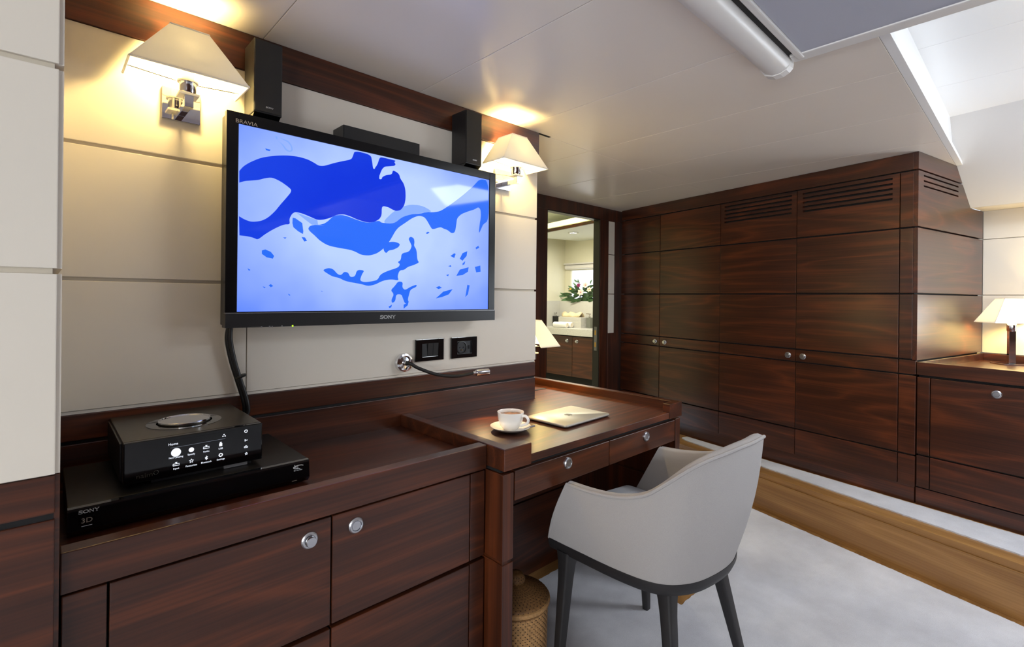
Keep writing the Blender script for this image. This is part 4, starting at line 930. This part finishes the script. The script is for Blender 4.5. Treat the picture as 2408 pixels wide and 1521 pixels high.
# rolled towels
def towel(u0, u1, v, X, label):
    a = at_x(u0, v, X); b = at_x(u1, v, X); t = thing('rolled_towel', label, 'towel', (X, (a.y+b.y)/2, CT), group='rolled white hand towels')
    s = nb(); y0, y1 = sorted((a.y, b.y)); rr = .031
    lathe(s, [(rr*.75, 0), (rr*.97, .006), (rr, .02), (rr, y1-y0-.02), (rr*.97, y1-y0-.006), (rr*.75, y1-y0)], (X, y0, CT+rr), (0, 1, 0), 24); obj('roll', s, 'towel', t)
    s = nb(); tube(s, [(X+.0+(rr*.8*(1-k/40))*math.cos(k*.5), y0-.0005, CT+rr+(rr*.8*(1-k/40))*math.sin(k*.5)) for k in range(38)], .0012, 5); obj('roll_edge', s, 'tissue', t)
towel(1303, 1334, 762, 4.055, 'rolled white towel nearest the counter front, by the doorway edge')
towel(1315, 1345, 761, 4.118, 'rolled white towel against the tissue box')
towel(1377, 1392, 755, 4.335, 'rolled white towel half hidden by the right soap dispenser')
# window blind roll
wbl = thing('window_blind', 'white rolled blind over the bathroom window', 'blind', (4.44, 3.4, .37))
s = nb(); tube(s, [(4.452, 2.4, .362), (4.452, 3.80, .362)], .026, 16); obj('roll', s, 'white_plastic', wbl)
s = nb(); box(s, 4.43, 4.479, 2.4, 3.82, .392, .408, .002); obj('cover', s, 'white_plastic', wbl)
# flowers on the upstand ledge
fx = 4.42
fa = thing('flower_arrangement', 'lily and greenery arrangement in front of the bathroom window', 'flowers', (fx, at_x(1365, 700, fx).y, -.028))
def leaf(p, q, wdt, mat, sag=.02):
    p, q = Vector(p), Vector(q); s = nb(); n = 7; side = (q-p).cross(Vector((-1, -.3, .3))).normalized(); rg = []
    for i in range(n+1):
        t = i/n; c = p.lerp(q, t)+Vector((-.01*math.sin(PI*t), 0, -sag*t*t+H)); wv = max(.0006, wdt*math.sin(PI*min(.999, .06+.94*t))**.8)
        rg.append([c-side*wv, c+Vector((-.004, 0, 0)), c+side*wv, c+Vector((.001, 0, 0))])
    ringgrid(s, rg, True, True); obj('leaf', s, mat, fa, sharp=70)
cen = [(1372, 700), (1360, 695), (1385, 690)]
LV = [((1350, 700), (1318, 708), 15, 'leaf_light'), ((1340, 695), (1312, 696), 8, 'leaf_light'), ((1335, 696), (1317, 688), 8, 'leaf_light'), ((1345, 692), (1322, 690), 10, 'leaf_green'), ((1360, 705), (1330, 704), 12, 'leaf_green'), ((1365, 702), (1341, 712), 10, 'leaf_green'), ((1370, 700), (1362, 716), 7, 'leaf_green'), ((1385, 695), (1362, 708), 16, 'leaf_green'), ((1392, 700), (1370, 690), 18, 'leaf_green'), ((1380, 705), (1396, 706), 14, 'leaf_green'), ((1360, 690), (1340, 683), 13, 'leaf_green'), ((1370, 688), (1350, 672), 12, 'leaf_green'), ((1376, 680), (1398, 670), 12, 'leaf_green'), ((1388, 690), (1400, 676), 14, 'leaf_green'), ((1395, 703), (1376, 697), 14, 'leaf_green'), ((1358, 674), (1348, 664), 6, 'leaf_light'), ((1360, 664), (1350, 657), 6, 'leaf_light'), ((1363, 666), (1359, 656), 5, 'leaf_light'), ((1388, 668), (1393, 657), 6, 'leaf_light'), ((1352, 680), (1336, 672), 7, 'leaf_light'), ((1375, 702), (1352, 706), 14, 'leaf_green'), ((1398, 694), (1380, 684), 16, 'leaf_green')]
for k in range(16):
    a = (random.uniform(1345, 1395), random.uniform(682, 704)); t = random.uniform(2.2, 6.0); LV.append((a, (a[0]+22*math.cos(t), min(712, a[1]+12*math.sin(t))), random.uniform(7, 12), 'leaf_green'))
for i, (a, b, wd, mt) in enumerate(LV):
    X = 4.42-.012*(i % 6); p = at_x(*a, X); q = at_x(*b, X-.02); leaf(p, q, wd*.0016, mt, .0)
def bloom(u, v, X, rad, mat, core):
    s = nb(); c = at_x(u, v, X)+Vector((0, 0, H)); ax_ = Vector((-.9, -.25, .3)).normalized(); e1 = ax_.orthogonal().normalized(); e2 = ax_.cross(e1)
    for k in range(6):
        a = k*PI/3+.2; dirv = e1*math.cos(a)+e2*math.sin(a); sd = ax_.cross(dirv); rg = []
        for i in range(6):
            t = i/5; cc = c+dirv*rad*t+ax_*(.35*rad*math.sin(PI*t*.8)); wv = rad*.32*math.sin(PI*(.1+.88*t)); rg.append([cc-sd*wv, cc+ax_*.003, cc+sd*wv, cc-ax_*.002])
        ringgrid(s, rg, True, True, 0)
    lathe(s, [(rad*.16, 0), (rad*.2, rad*.3), (.001, rad*.4)], c-Vector((0, 0, H)), ax_, 10, 1)
    obj('bloom', s, [mat, core], fa, sharp=70)
bloom(1366, 688, 4.32, .042, 'petal_white', 'petal_pink'); bloom(1361, 671, 4.34, .028, 'petal_magenta', 'petal_magenta'); bloom(1386, 681, 4.33, .032, 'petal_white', 'petal_yellow'); bloom(1377, 671, 4.37, .034, 'petal_white', 'petal_pink'); bloom(1342, 680, 4.36, .016, 'petal_yellow', 'petal_yellow')
s = nb(); q = at_x(1378, 700, 4.41); lathe(s, [(.05, 0), (.055, .03), (.05, .045)], (4.415, q.y, -.028), seg=20); obj('bowl', s, 'leaf_green', fa)
